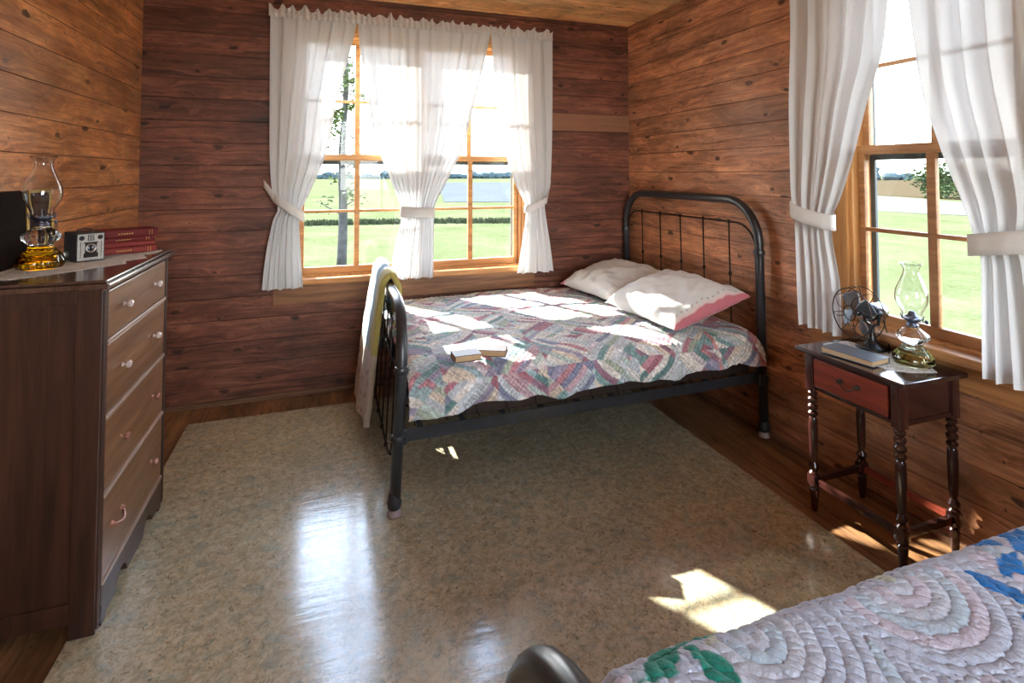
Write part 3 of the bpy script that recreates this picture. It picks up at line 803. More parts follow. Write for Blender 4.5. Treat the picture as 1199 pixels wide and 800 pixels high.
for i, (tk, L, cv, lab, dx) in enumerate([
    (.026, .250, M_BOOKRED2, 'faded red clothbound book at the bottom of the stack on the dresser', 0),
    (.020, .248, M_BOOKRED2, 'thin red clothbound book lying second from the bottom of the dresser stack', .004),
    (.018, .244, M_BOOKRED, 'thin maroon clothbound book lying directly under the topmost one on the dresser', .001),
    (.030, .252, M_BOOKRED, 'thick dark maroon book on top of the stack on the dresser', -.004)]):
    book('red_book', lab, L-.03, .11, tk, cv, M_PAGELT, (-.868-dx, 2.492+dx*.5, z), rzb+(.03 if i == 3 else 0.012*i), 'red books stacked on the dresser', gold=(i != 1))
    z += tk+.0006

# ------------------------------------------------------------------ iron beds
def arch_pts(X, y0, y1, z0, z1, r, lean=0.0, n=10, zl=None):
    """from (y0,z0) up, round the corners at height z1, down to (y1,z0)"""
    P = [(y0, z0)]
    P += [(y0+r-r*cos(a*pi/2/n), z1-r+r*sin(a*pi/2/n)) for a in range(n+1)]
    P += [(y1-r+r*sin(a*pi/2/n), z1-r+r*cos(a*pi/2/n)) for a in range(n+1)]
    P += [(y1, z0)]
    return [Vector((X+lean*z, y, z)) for y, z in P]
def post_end(e, X, y, z0, lean):
    z0 = .0045 if X < 1.86 else 0
    bm = NB()
    Xl = lambda z: X+lean*z
    lathe(bm, [(.020, .030), (.029, .040), (.031, .060), (.026, .075), (.022, .095), (.020, .10)], (Xl(0), y, 0), 18)
    obj('foot_cap', bm, M_IRON, e, True)
    bm = NB(); lathe(bm, [(.020, z0), (.029, .006), (.029, .012), (.024, .022), (.018, .034)], (Xl(0), y, 0), 20)
    obj('caster_cup', bm, M_CUP, e, True, label='pale caster cup')
def collar(bm, X, y, z, r):
    lathe(bm, [(r, -.016), (r*1.28, -.012), (r*1.12, -.006), (r*1.45, 0), (r*1.12, .006), (r*1.28, .012), (r, .016)], (X, y, z), 18)
def bedend(e, nm, X, y0, y1, ztop, zcol, lean, nsp, zinner, R, wire_lo):
    bm = NB()
    tube(bm, arch_pts(X, y0, y1, .04, ztop, R, lean, 12), .0235, 14)
    obj(nm+'_arch', bm, M_IRON, e, True)
    for y in (y0, y1):
        for zc in (zcol, .31):
            bm = NB(); collar(bm, X+lean*zc, y, zc, .0235); obj('collar', bm, M_IRON, e, True)
    for y in (y0, y1): post_end(e, X, y, 0, lean)
    bm = NB(); r2 = R*.62
    tube(bm, arch_pts(X, y0+.02, y1-.02, zcol, zinner, min(r2, zinner-zcol), lean, 8), .0058, 8)
    if wire_lo is not None:
        n = 16; tube(bm, [(X+lean*.15, y0+(y1-y0)*i/n, .29-(.29-wire_lo)*min(1, sin(pi*i/n)*1.6)) for i in range(n+1)], .0058, 8)
    obj('wire_arch', bm, M_WIRE, e, True)
    for k in range(nsp):
        y = y0+(y1-y0)*(k+1)/(nsp+1); bm = NB()
        zl = (wire_lo if wire_lo is not None else .34)
        t = min(1, sin(pi*(k+1)/(nsp+1))*1.6); zl2 = .29-(.29-wire_lo)*t if wire_lo is not None else zl
        tube(bm, [(X+lean*zl2, y, zl2), (X+lean*zinner, y, zinner)], .0042, 8)
        for zz in (zinner, zinner-(zinner-zl2)*.38, zl2): lathe(bm, [(.004, -.012), (.0095, -.006), (.0105, 0), (.0095, .006), (.004, .012)], (X+lean*zz, y, zz), 10)
        obj('spindle', bm, M_WIRE, e, True)
def iron_bed(label, XF, XH, y0, y1, coils=True, ft=.822):
    e = thing('iron_bed', label, 'bed', (XF, y0, 0))
    bedend(e, 'foot', XF, y0, y1, ft, .585, .045, 6, .715, .235, .105)
    bedend(e, 'head', XH, y0+.02, y1+.02, 1.252, .975, -.014, 5, 1.122, .235, None)
    for y in (y0+.012, y1+.008):
        bm = NB(); s = 1 if y < (y0+y1)/2 else -1
        prof = [(0, .285), (0, .335), (s*.004, .335), (s*.004, .290), (s*.034, .290), (s*.034, .285)]
        A = [bm.verts.new((XF+.03, y+p[0], p[1])) for p in prof]; B = [bm.verts.new((XH-.03, y+.012+p[0], p[1]+.004)) for p in prof]
        for i in range(6): bm.faces.new((A[i], A[(i+1)%6], B[(i+1)%6], B[i]))
        bm.faces.new(A[::-1]); bm.faces.new(B); bmesh.ops.recalc_face_normals(bm, faces=bm.faces)
        for X in (XF+.028, XH-.028): bx(bm, (X-.022, y-.018, .280), (X+.022, y+.014, .345), .006)
        obj('side_rail', bm, M_IRON, e)
    bm = NB(); zt = .425
    for y in (y0+.03, y1-.02): tube(bm, [(XF+.05, y, zt), (XH-.05, y, zt)], .005, 6)
    for i in range(9):
        y = y0+.05+(y1-y0-.1)*i/8; tube(bm, [(XF+.05, y, zt-.004), (XH-.05, y, zt-.004)], .002, 5)
    for i in range(14):
        x = XF+.06+(XH-XF-.12)*i/13; tube(bm, [(x, y0+.03, zt), (x, y1-.02, zt)], .0022, 5)
        for y in (y0+.03, y1-.02): tube(bm, [(x, y, zt), (x+.03, y, .335)], .0025, 5)
    obj('spring_deck', bm, M_WIRE, e)
    if coils:
        bm = NB(); bx(bm, (XF+.31, y0+.050, .338), (XH-.07, y0+.066, .418), .003); obj('spring_box_side', bm, M_DKBROWN, e, label='dark brown side board')
        for y in (y0+.10, y0+.42):
            for i in range(10):
                x = XF+.11+i*.185; bm = NB(); N = 44
                tube(bm, [(x+(.030-.010*sin(pi*t/N))*cos(2*pi*4*t/N), y+(.030-.010*sin(pi*t/N))*sin(2*pi*4*t/N), .335+.085*t/N) for t in range(N+1)], .0020, 5)
                obj('coil_spring', bm, M_WIRE, e)
        bm = NB()
        for i in range(10):
            x = XF+.11+i*.185; bx(bm, (x-.012, y0+.02, .326), (x+.012, y1, .334))
        obj('cross_slat', bm, M_IRON, e)
    return e
BY0, BY1 = 2.255, 3.600
iron_bed('black iron double bed with a wire spring deck in the corner by both windows', .271, 2.205, BY0, BY1)
iron_bed('second iron bed at the lower right of the room, only its curved foot showing', .229, 2.205, -.585, .735, coils=False)
def mattress(name, x0, x1, y0, y1, z0, z1, label):
    bm = NB(); bx(bm, (x0, y0, z0), (x1, y1, z1), .045); return tag(obj(name, bm, M_TICK, smooth=40), label, 'mattress')
mattress('mattress', .34, 2.15, BY0+.03, BY1-.03, .430, .545, 'dark ticking mattress under the patchwork quilt on the corner bed')
mattress('mattress', .34, 2.15, -.56, .70, .430, .565, 'mattress under the white quilt on the second bed at lower right')

# ---- patchwork quilt on the corner bed
PAL = [srgb(*c) for c in ((112, 160, 160), (140, 172, 178), (178, 188, 196), (206, 190, 196), (196, 150, 160), (172, 92, 110), (150, 140, 170), (120, 128, 160), (214, 208, 196), (226, 216, 206), (176, 196, 186), (88, 138, 138), (196, 120, 132), (216, 196, 170), (160, 176, 150), (150, 100, 124))]
PALR = [srgb(*c) for c in ((206, 100, 104), (228, 210, 190), (214, 130, 126), (232, 224, 210), (190, 84, 92), (216, 190, 180), (202, 150, 150))]
PALC = [srgb(*c) for c in ((214, 208, 200), (200, 204, 206), (222, 214, 204), (190, 198, 204))]
def quilt_col(x, s):
    """x along the bed, s distance over the surface from the far edge"""
    cell = .235; cx_ = math.floor(x/cell); cy_ = math.floor(s/cell)
    fx, fy = x/cell-cx_, s/cell-cy_
    # four-part medallions: long bent blades on the cell diagonals, plain cloth in between
    par = (cx_+cy_) % 2
    d = (fx-fy) if par else (fx+fy-1)
    along = (fx+fy) if par else (fx-fy+1)
    d += .06*sin(along*pi)
    k = math.floor(d/.17+.5); seg = math.floor(along*1.15)
    pal = PALR if (x > 1.86 and hsh(cx_, cy_, 9) < .8) or (x > 1.2 and s < .22) else PAL
    if hsh(cx_, cy_, k) < .22: pal = PALC
    c = pal[int(hsh(cx_*3.1+k, cy_*1.7+seg, k*.37)*len(pal)) % len(pal)]
    q = hsh(cx_*1.3+k*2.2, cy_+seg*5.1)
    if q < .35:      # small check print
        chk = (math.floor(x/.011)+math.floor(s/.011)) % 2; c = tuple(v*(.70 if chk else 1.12) for v in c)
    elif q < .6:     # fine stripe
        c = tuple(v*(.72 if math.floor((x+s)/.012) % 2 else 1.1) for v in c)
    elif q < .8:
        c = tuple(v*(1.25 if hsh(math.floor(x/.012), math.floor(s/.012)) > .72 else .92) for v in c)
    gl = sum(c)/3; m_ = .30
    c = tuple(v*(1-m_)+gl*m_ for v in c)
    n_ = .80+.55*hsh(math.floor(x/.0075), math.floor(s/.0075), 3); c = tuple(min(1, v*n_+.015) for v in c)
    return c
QX0, QX1 = .325, 2.165
def hemz(x):
    z = .412+.010*sin(x*11)+.006*sin(x*29+1)
    if x < .56: z -= .022*max(0, 1-abs(x-.44)/.11)
    if x > 2.0: z += .012
    return z
def quilt_path(x):
    """list of (y,z) from far edge over the top and down the near side"""
    zt = .572-.006*cos((x-.3)*4)
    P = [(BY1-.028, .50), (BY1-.022, .545), (BY1-.05, zt-.002), (3.2, zt+.006), (2.9, zt+.012), (2.6, zt+.006), (2.34, zt-.004), (2.272, zt-.022), (2.238, zt-.055)]
    hz_ = hemz(x); w_ = .012*sin(x*23)+.008*sin(x*41+2)
    P += [(2.222+w_*.5, (zt-.055+hz_)/2+.02), (2.214+w_, hz_)]
    return P
def quilt1():
    bm = NB(); nu, nv = 380, 290
    cache = {}
    def samp(u):
        x = QX0+(QX1-QX0)*u
        P = quilt_path(x); L = [0]
        for a, b in zip(P[:-1], P[1:]): L.append(L[-1]+hypot(a[0]-b[0], a[1]-b[1]))
        return x, P, L
    def fn(u, v):
        if u not in cache: cache[u] = samp(u)
        x, P, L = cache[u]; s = v*L[-1]
        for i in range(len(L)-1):
            if L[i] <= s <= L[i+1]+1e-9: break
        t = (s-L[i])/(L[i+1]-L[i]); a, b = P[i], P[i+1]
        y = a[0]+(b[0]-a[0])*t; z = a[1]+(b[1]-a[1])*t
        nx_ = -(b[1]-a[1]); ny_ = (b[0]-a[0]); l = hypot(nx_, ny_); n_ = Vector((0, nx_/l, ny_/l)); n_ = -n_ if n_.z < 0 or (abs(n_.z) < .1 and n_.y > 0) else n_
        # quilting lines on both diagonals and soft rumples
        q = .0035*(abs(sin((x+s)*pi/.033))**.6+abs(sin((x-s)*pi/.033))**.6)
        r = .009*noise.noise(Vector((x*5, s*4, 0)))+.005*noise.noise(Vector((x*14, s*11, 3)))
        if x > 2.06: z -= .02*((x-2.06)/.1)**2
        ex = 0
        if u < .02: z -= (.02-u)*1.1
        return Vector((x+ex, y, z))+n_*(q+r)
    def cf(u, v):
        x, P, L = cache[u]; return quilt_col(x, v*L[-1])
    grid(bm, nu, nv, fn, cf)
    o = obj('patchwork_quilt', bm, M_QUILT, smooth=True)
    md = o.modifiers.new('thick', 'SOLIDIFY'); md.thickness = .010; md.offset = 1
    tag(o, 'multicoloured patchwork quilt of teal, pink and cream prints spread over the corner bed', 'quilt')
quilt1()

# ---- white fan quilt on the second bed
def fan_h(x, y):
    """overlapping quarter fans of cord quilting; returns (height, ring radius, cell id)"""
    C = .34; row = math.floor((y+10)/(C*.5)); best = None
    for rr in (row+1, row, row-1, row-2):
        cy_ = rr*C*.5-10; off = .5*C*(rr % 2)
        cxn = round((x-off)/C)*C+off
        r = hypot(x-cxn, y-cy_)
        if r < C*.54 and y >= cy_-.001:
            best = (r, rr, cxn); break
    if best is None: best = (hypot(x, y) % .2, 0, 0)
    r, a, b = best
    return abs(sin(r*pi/.0265))**.5, r, a*7.3+b*3.1
STARS = [((1.335, .715), srgb(26, 112, 186)), ((1.215, .612), srgb(26, 112, 186)), ((.560, .755), srgb(24, 128, 112))]
def quilt2_col(x, y, s):
    c = srgb(182, 189, 208)
    h, r, cid = fan_h(x, s)
    t = hsh(cid, math.floor(r/.0265))
    tint = [srgb(180, 188, 208), srgb(190, 196, 210), srgb(194, 188, 204), srgb(176, 192, 208), srgb(190, 198, 186), srgb(190, 196, 212)][int(t*6) % 6]
    c = tint if r < .13 else c
    for (sx_, sy_), k in STARS:
        dx, dy = x-sx_, y-sy_; d = hypot(dx, dy)
        if d < .115:
            for q in range(4):
                t = q*pi/2+.35; al = dx*cos(t)+dy*sin(t); pe = abs(-dx*sin(t)+dy*cos(t))
                if al > 0 and pe < min(al*.42, (.115-al)*.42): c = k
    return c
def quilt2():
    bm = NB(); nu, nv = 700, 400
    x0, x1 = .40, 2.16; yn, yf = .765, -.58
    def path(v):
        # near edge hangs a little, then over the rounded edge and across the top
        L1, L2, L3 = .14, .07, yn-.04-yf
        s = v*(L1+L2+L3)
        if s < L1: return yn+.004, .435+s, s, Vector((0, 1, 0))
        if s < L1+L2:
            a = (s-L1)/L2*pi/2; return yn-.04+.044*cos(a), .575+.034*sin(a)*1.0, s, Vector((0, cos(a), sin(a)))
        return yn-.04-(s-L1-L2), .609, s, Vector((0, 0, 1))
    def S(v):   # denser sampling close to the camera
        return v**1.35
    def fn(u, v):
        x = x0+(x1-x0)*u**1.15; y, z, s, n_ = path(S(v))
        h, r, cid = fan_h(x, s)
        q = .0080*h + .0028*noise.noise(Vector((x*75, s*75, 0))) + .0010*sin((x*.7-s)*420+6*noise.noise(Vector((x*12, s*12, 7)))) + .007*noise.noise(Vector((x*6, s*6, 1)))
        z2 = z+.012*noise.noise(Vector((x*3, y*3, 2)))*n_.z
        if u < .03: z2 -= (.03-u)*1.6
        return Vector((x, y, z2))+n_*q
    def cf(u, v):
        x = x0+(x1-x0)*u**1.15; y, z, s, n_ = path(S(v)); return quilt2_col(x, y, s)
    grid(bm, nu, nv, fn, cf)
    o = obj('fan_quilt', bm, M_QUILT2, smooth=True)
    md = o.modifiers.new('thick', 'SOLIDIFY'); md.thickness = .012; md.offset = -1
    tag(o, 'thick white cord quilted coverlet with blue and green star patches on the second bed', 'quilt')
quilt2()

# ---- throw folded over the foot of the corner bed
def throw():
    bm = NB(); nu, nv = 46, 110
    path = [(.185, .10), (.198, .25), (.215, .45), (.235, .65), (.250, .78), (.264, .855), (.298, .892), (.335, .882), (.360, .83), (.364, .76), (.356, .70), (.352, .63)]
    P = smooth_prof(path, 6); L = [0]
    for a, b in zip(P[:-1], P[1:]): L.append(L[-1]+hypot(a[0]-b[0], a[1]-b[1]))
    def fn(u, v):
        s = v*L[-1]; i = 0
        while i < len(L)-2 and L[i+1] < s: i += 1
        t = (s-L[i])/(L[i+1]-L[i]); X = P[i][0]+(P[i+1][0]-P[i][0])*t; z = P[i][1]+(P[i+1][1]-P[i][1])*t
        hang = max(0, 1-v*1.6)
        y = 2.80+.50*u+(.07*hang*(1-u))+.03*(v-.5)*(1-u)
        X2 = X-.030*u*hang+.008*sin(u*9+v*4)*hang+.004*noise.noise(Vector((u*6, v*16, 2)))
        if v > .45: y -= .10*(v-.45)*(1-u)
        z2 = z+.012*sin(u*7)*(1 if v < .1 else .3)
        return Vector((X2, y, z2))
    cols = [srgb(*c) for c in ((226, 222, 214), (108, 136, 156), (226, 224, 218), (182, 168, 96), (206, 200, 190), (150, 170, 176), (216, 190, 180))]
    def cf(u, v):
        if v < .33:
            base = srgb(196, 182, 166)
            return base if hsh(math.floor(u*30), math.floor(v*60)) < .93 else srgb(150, 90, 90)
        return (cols[3] if u < .20 else cols[5] if u < .36 else cols[1] if u < .66 else cols[0])
    grid(bm, nu, nv, fn, cf)
    o = obj('throw_quilt', bm, M_THROW, smooth=True)
    md = o.modifiers.new('thick', 'SOLIDIFY'); md.thickness = .030; md.offset = 1
    tag(o, 'folded pale throw quilt hanging over the iron foot rail of the corner bed', 'throw')
throw()

# ---- pillows
def pillow(name, label, c, L, Wd, H, rz, tilt, pink_end, seed, dent=None):
    """L along local y, Wd along local x; pink hem at the -y end (or +y)"""
    M = Matrix.Translation(c) @ Matrix.Rotation(rz, 4, 'Z') @ Matrix.Rotation(tilt, 4, 'Y')
    bm = NB(); nu, nv = 70, 90
    def prof(a): return max(0.0, 1-abs(a)**2.9)**.55
    def fn(side):
        def f(u, v):
            a, b = 2*u-1, 2*v-1
            pin = 1-.10*(1-abs(b)**2)*abs(a)**3
            ping = 1-.07*(1-abs(a)**2)*abs(b)**3
            x = a*Wd/2*pin; y = b*L/2*ping
            h = prof(a)*prof(b)
            wr = .016*noise.noise(Vector((a*2.2+seed, b*2.2, side)))+.012*noise.noise(Vector((a*4+seed*2, b*5, side+3)))+.012*noise.noise(Vector((a*5+seed, b*3, side)))*(1-h)
            wr += .010*abs(noise.noise(Vector((a*3, b*7+seed, 5))))*min(1, 3*abs(b)**4)
            z = side*(H/2*h*(1.0 if side > 0 else .55))+wr*(1 if side > 0 else .3)*(1 if h > .01 else 0)
            if dent and side > 0:
                dd = hypot(a-dent[0], b-dent[1]); z -= dent[2]*math.exp(-(dd/.22)**2)
            return M @ Vector((x, y, z))
        return f
    def cf(u, v):
        b = (2*v-1)*pink_end; a = 2*u-1
        lim = .90 if pink_end < 0 else .83
        sc = .018*abs(sin(a*pi*7))
        if b > lim+.035: return srgb(204, 120, 130)
        if b > lim+.012-sc and b < lim+.035+.0: return srgb(238, 214, 210)
        if lim-.035 < b < lim-.012 and abs(sin(a*pi*7)) > .75: return srgb(190, 170, 160)
        return srgb(226, 226, 224)
    V1 = grid(bm, nu, nv, fn(1), cf)
    lay = bm.verts.layers.float_color['tint']
    V2 = []
    f = fn(-1)
    for i in range(nu+1):
        row = []
        for j in range(nv+1):
            v = bm.verts.new(f(i/nu, j/nv)); cc = cf(i/nu, j/nv); v[lay] = (*cc, 1); row.append(v)
        V2.append(row)
    for i in range(nu):
        for j in range(nv): bm.faces.new((V2[i][j], V2[i][j+1], V2[i+1][j+1], V2[i+1][j]))
    bmesh.ops.remove_doubles(bm, verts=bm.verts, dist=.0012)
    o = obj(name, bm, M_PILLOW, smooth=True)
    return tag(o, label, 'pillow', 'pillows at the head of the corner bed')
pillow('pillow', 'white pillow with pink scalloped hem nearest the room, at the head of the corner bed', (1.860, 2.575, .684), .64, .52, .225, radians(4), radians(-14), -1, 1.7, (-.35, -.55, .03))
pillow('pillow', 'white pillow farther back beside the window wall, one pink corner showing', (1.850, 3.215, .672), .62, .50, .20, radians(8), radians(-13), 1, 6.3)

# ---- two small books on the bed
book('small_book', 'small dark book with tan page edges lying on the quilt, left of its twin', .120, .080, .028, M_BOOKBRN, M_PAGE, (.640, 2.335, .588), radians(180+2), 'small books on the quilt', rounded=False)
book('small_book', 'small brown book tilted against its twin on the quilt, on the right', .120, .080, .028, M_BOOKBRN, M_PAGE, (.782, 2.318, .590), radians(180-26), 'small books on the quilt', rounded=False)

# ------------------------------------------------------------------ nightstand
NX0, NX1, NY0, NY1, NZ = 1.890, 2.232, 1.318, 1.772, .668
ns = thing('nightstand', 'narrow dark mahogany nightstand with turned legs and one red drawer by the right window', 'nightstand', (2.06, 1.55, 0))
bm = NB(); bx(bm, (NX0, NY0, NZ-.018), (NX1, NY1, NZ), .004); obj('top', bm, M_NSTOP, ns)
lx0, lx1, ly0, ly1 = 1.928, 2.200, 1.362, 1.722
LT = NZ-.018; AB = .508
def leg(x, y):
    bm = NB(); s = .0185
    bx(bm, (x-s, y-s, AB-.012), (x+s, y+s, LT), .002)
    pr = [(.010, .0), (.0125, .012), (.015, .05), (.018, .088), (.012, .094), (.019, .100), (.019, .106)]
    lathe(bm, pr, (x, y, 0), 18)
    bx(bm, (x-.0185, y-.0185, .104), (x+.0185, y+.0185, .150), .004)
    up = [(.0185, .148), (.0195, .156), (.012, .164), (.018, .172), (.0205, .182), (.015, .192), (.011, .200), (.0145, .222), (.0165, .26), (.0180, .33), (.0165, .378), (.012, .385), (.0190, .394), (.0195, .402), (.012, .410), (.0190, .420), (.0200, .430), (.0125, .440), (.0190, .450), (.0195, .460), (.012, .468), (.0185, .478), (.0185, .486), (.013, .492), (.0185, .498)]
    lathe(bm, up, (x, y, 0), 18)
    return obj('leg', bm, M_NS, ns, 35)
for x in (lx0, lx1):
    for y in (ly0, ly1): leg(x, y)
bm = NB()
bx(bm, (lx0+.019, ly0-.010, AB), (lx1-.019, ly0+.006, LT), .001); bx(bm, (lx0+.019, ly0-.014, AB-.004), (lx1-.019, ly0+.006, AB+.014), .003)
bx(bm, (lx0+.019, ly1-.006, AB), (lx1-.019, ly1+.010, LT), .001); bx(bm, (lx1-.006, ly0+.019, AB), (lx1+.010, ly1-.019, LT), .001)
bx(bm, (lx0-.012, ly0+.019, AB-.004), (lx0+.012, ly1-.019, AB+.012), .003); bx(bm, (lx0-.010, ly0+.019, LT-.016), (lx0+.012, ly1-.019, LT), .001)
obj('apron', bm, M_NS, ns)
bm = NB(); bx(bm, (lx0-.0165, ly0+.030, AB+.014), (lx0+.20, ly1-.022, LT-.018), .003)
d = obj('drawer', bm, M_NSDR, ns, label='reddish drawer front')
bm = NB(); yk0, yk1 = 1.505, 1.575; zk = (AB+LT)/2
for y in (yk0, yk1): lathe(bm, [(.0095, 0), (.010, .003), (.005, .006), (.004, .012), (.008, .016), (.005, .020)], (lx0-.0165, y, zk+.006), 14, Matrix.Rotation(-pi/2, 4, 'Y'))
tube(bm, [(lx0-.032, yk0+(yk1-yk0)*t/10, zk+.004-.020*sin(pi*t/10)) for t in range(11)], .0028, 8)
obj('drawer_pull', bm, M_WIRE, d)
def stretch(a, b, m):
    bm = NB(); bx(bm, a, b, .004); obj('stretcher', bm, m, ns)
stretch((lx0+.017, ly0-.010, .114), (lx1-.017, ly0+.010, .140), M_NS); stretch((lx0+.017, ly1-.010, .114), (lx1-.017, ly1+.010, .140), M_NS)
stretch((lx0-.010, ly0+.017, .114), (lx0+.010, ly1-.017, .140), M_NS); stretch((lx1-.010, ly0+.017, .114), (lx1+.010, ly1-.017, .140), M_NSSUN)
lace('lace_doily', 'white openwork lace doily lying on the nightstand under the book and fan',
     [(1.915, 1.66), (1.965, 1.54), (1.975, 1.44), (2.03, 1.385), (2.12, 1.355), (2.18, 1.43), (2.205, 1.52), (2.20, 1.64), (2.14, 1.74), (2.02, 1.745)], NZ, .013, 8)
e = book('grey_book', 'slate grey book with brown page edges lying at the front of the nightstand', .205, .110, .022, M_BOOKGREY, M_PAGE, (2.048, 1.478, NZ+.0032), atan2(.222, -.030), gold=False, rounded=False)

# ------------------------------------------------------------------ desk fan
def desk_fan(loc, rz):
    e = thing('desk_fan', 'small antique black desk fan with metal blades in a wire cage on the nightstand', 'fan', loc, rz)
    # local: +x is the way the fan blows
    bm = NB(); lathe(bm, smooth_prof([(.058, 0), (.060, .006), (.054, .012), (.034, .020), (.020, .034), (.014, .055), (.012, .080), (.014, .098)], 3), (-.025, 0, 0), 28)
    obj('base', bm, M_FANBLACK, e, True, local=True)
    H = .150; RX = Matrix.Rotation(pi/2, 4, 'Y')
    bm = NB(); tube(bm, [(-.025, 0, .09), (-.025, .034, .105), (-.025, .044, H)], .006, 8); tube(bm, [(-.025, 0, .09), (-.025, -.034, .105), (-.025, -.044, H)], .006, 8)
    bx(bm, (-.033, -.050, H-.01), (-.017, -.038, H+.01), .003); bx(bm, (-.033, .038, H-.01), (-.017, .050, H+.01), .003)
    obj('yoke', bm, M_FANBLACK, e, local=True)
    bm = NB(); lathe(bm, smooth_prof([(.010, -.090), (.026, -.086), (.036, -.072), (.039, -.050), (.039, -.010), (.034, .002), (.018, .010)], 3), (0, 0, H), 28, RX)
    obj('motor', bm, M_CHROME, e, True, local=True, label='shiny dark chrome motor housing')
    bm = NB(); lathe(bm, [(.006, .0), (.006, .034), (.014, .036), (.015, .050), (.008, .056)], (0, 0, H), 18, RX); obj('hub', bm, M_FANBLACK, e, True, local=True)
    for k in range(4):
        bm = NB(); a0 = k*pi/2+.5
        def f(u, v):
            r = .010+.078*u; wd = .012+.075*u**.7*(1-.25*u**4)
            a = a0+(v-.5)*wd/max(r, .02)*.95
            return Vector((.043+(v-.5)*.026*(1-.1*u), r*cos(a), H+r*sin(a)))
        grid(bm, 12, 10, f)
        o = obj('blade', bm, M_BLADE, e, True, local=True); o.modifiers.new('thick', 'SOLIDIFY').thickness = .0016
    bm = NB(); n = 40
    def ringp(x, r): return [(x, r*cos(2*pi*k/n), H+r*sin(2*pi*k/n)) for k in range(n)]
    tube(bm, ringp(.012, .104), .0020, 6, closed=True); tube(bm, ringp(.070, .100), .0024, 6, closed=True); tube(bm, ringp(.078, .030), .0022, 6, closed=True)
    for k in range(8):
        a = 2*pi*k/8+.2; c, s = cos(a), sin(a)
        tube(bm, [(.005, .036*c, H+.036*s), (.008, .075*c, H+.075*s), (.012, .102*c, H+.102*s), (.040, .106*c, H+.106*s), (.070, .100*c, H+.100*s)], .0016, 5)
        a2 = a+.35; tube(bm, [(.070, .100*c, H+.100*s), (.080, .065*cos(a+.22), H+.065*sin(a+.22)), (.078, .030*cos(a2), H+.030*sin(a2))], .0016, 5)
    obj('wire_cage', bm, M_WIRE, e, True, local=True)
    bm = NB(); tube(bm, smooth_prof([(-.075, .0, .13), (-.085, .01, .08), (-.075, .03, .03), (-.06, .05, .004), (-.03, .075, .003)], 4), .0025, 6)
    obj('power_cord', bm, M_FANBLACK, e, local=True)
desk_fan((2.128, 1.632, NZ+.0032), radians(180-9))

# ------------------------------------------------------------------ curtains
def panel(axis, plane, tab, nf, amp, ph, nu=170, nv=130, flare=None, seed=0):
    """tab rows (z, a_left, a_right, fold amplitude); plane is where the cloth hangs; folds grow towards the room"""
    bm = NB(); zt, zb = tab[0][0], tab[-1][0]
    st = smooth_prof(tab, 8)
    def fn(u, v):
        z = zt+(zb-zt)*v
        a0, a1, am, pl = interp(st, z)
        wob = .25*sin(v*3+seed)+.55*noise.noise(Vector((u*3, v*2, seed)))
        p = 2*pi*nf*(u+.012*sin(v*4+u*9+seed))+ph+wob
        fold = sin(p)*(.75+.6*noise.noise(Vector((u*nf*.6, v*.8, seed+9))))+.35*sin(1.7*p+1+seed)+.7*noise.noise(Vector((u*nf*.9, v*1.2, seed+5)))+.25*noise.noise(Vector((u*nf*3, v*3, seed)))
        a = a0+(a1-a0)*u+.10*(a1-a0)/nf*cos(p)
        d = plane-am*max(0,(fold*.62+.85))-pl
        zz = z
        if v > .97: zz += .004*sin(u*21+seed)
        return Vector((a, d, zz)) if axis == 'X' else Vector((d, a, zz))
    grid(bm, nu, nv, fn)
    return bm
def header(axis, plane, a0, a1, z, h, n, seed):
    """gathered ruffle above and over the rod"""
    bm = NB()
    def fn(u, v):
        a = a0+(a1-a0)*u; p = u*n*2*pi; t = v
        am = .011+.020*max(0, t-.5)+.010*max(0, .35-t)
        pp = p+2.6*noise.noise(Vector((u*n*.45, 1, seed)))
        d = plane-.010-am*(.7+.7*sin(pp+seed)+.9*noise.noise(Vector((u*n*1.3, t*2, seed))))-.010*sin(pi*min(1, t*1.6))
        zz = z-h+2*h*t*.95+(.030*noise.noise(Vector((u*n*.9, 0, seed)))+.010*sin(pp*.5+1))*max(0, t-.3)*1.4
        return Vector((a, d, zz)) if axis == 'X' else Vector((d, a, zz))
    grid(bm, int(n*16), 12, fn); return bm
def tie(axis, plane, ca, hw, z, dep, h, slope, hook=None, wob=1, pl=0):
    """band wrapped round the gathered cloth; hook=(a,z) where the outer end is fixed to the wall"""
    bm = NB(); n = 44
    def pt(t, k):
        a = 2*pi*t; x = ca+hw*1.06*cos(a)
        zz = z+slope*cos(a)*hw+(k-.5)*h
        d = plane-pl-dep*(.5-.62*sin(a))+.002*sin(9*a)
        return Vector((x, d, zz)) if axis == 'X' else Vector((d, x, zz))
    V = [[bm.verts.new(pt(i/n, k/3)) for k in range(4)] for i in range(n)]
    for i in range(n):
        for k in range(3): bm.faces.new((V[i][k], V[(i+1)%n][k], V[(i+1)%n][k+1], V[i][k+1]))
    if hook:
        ha, hz2 = hook; s = 1 if ha > ca else -1
        def hp(t, k):
            x = ca+s*hw*1.05+(ha-ca-s*hw*1.05)*t; z0_ = z+slope*s*hw
            zz = z0_+(hz2-z0_)*t+(k-.5)*h*(1-.25*t); d = plane-pl-dep*(.5-.2*t)+dep*.30*t
            return Vector((x, d, zz)) if axis == 'X' else Vector((d, x, zz))
        U = [[bm.verts.new(hp(i/6, k/3)) for k in range(4)] for i in range(7)]
        for i in range(6):
            for k in range(3): bm.faces.new((U[i][k], U[i+1][k], U[i+1][k+1], U[i][k+1]))
    return bm
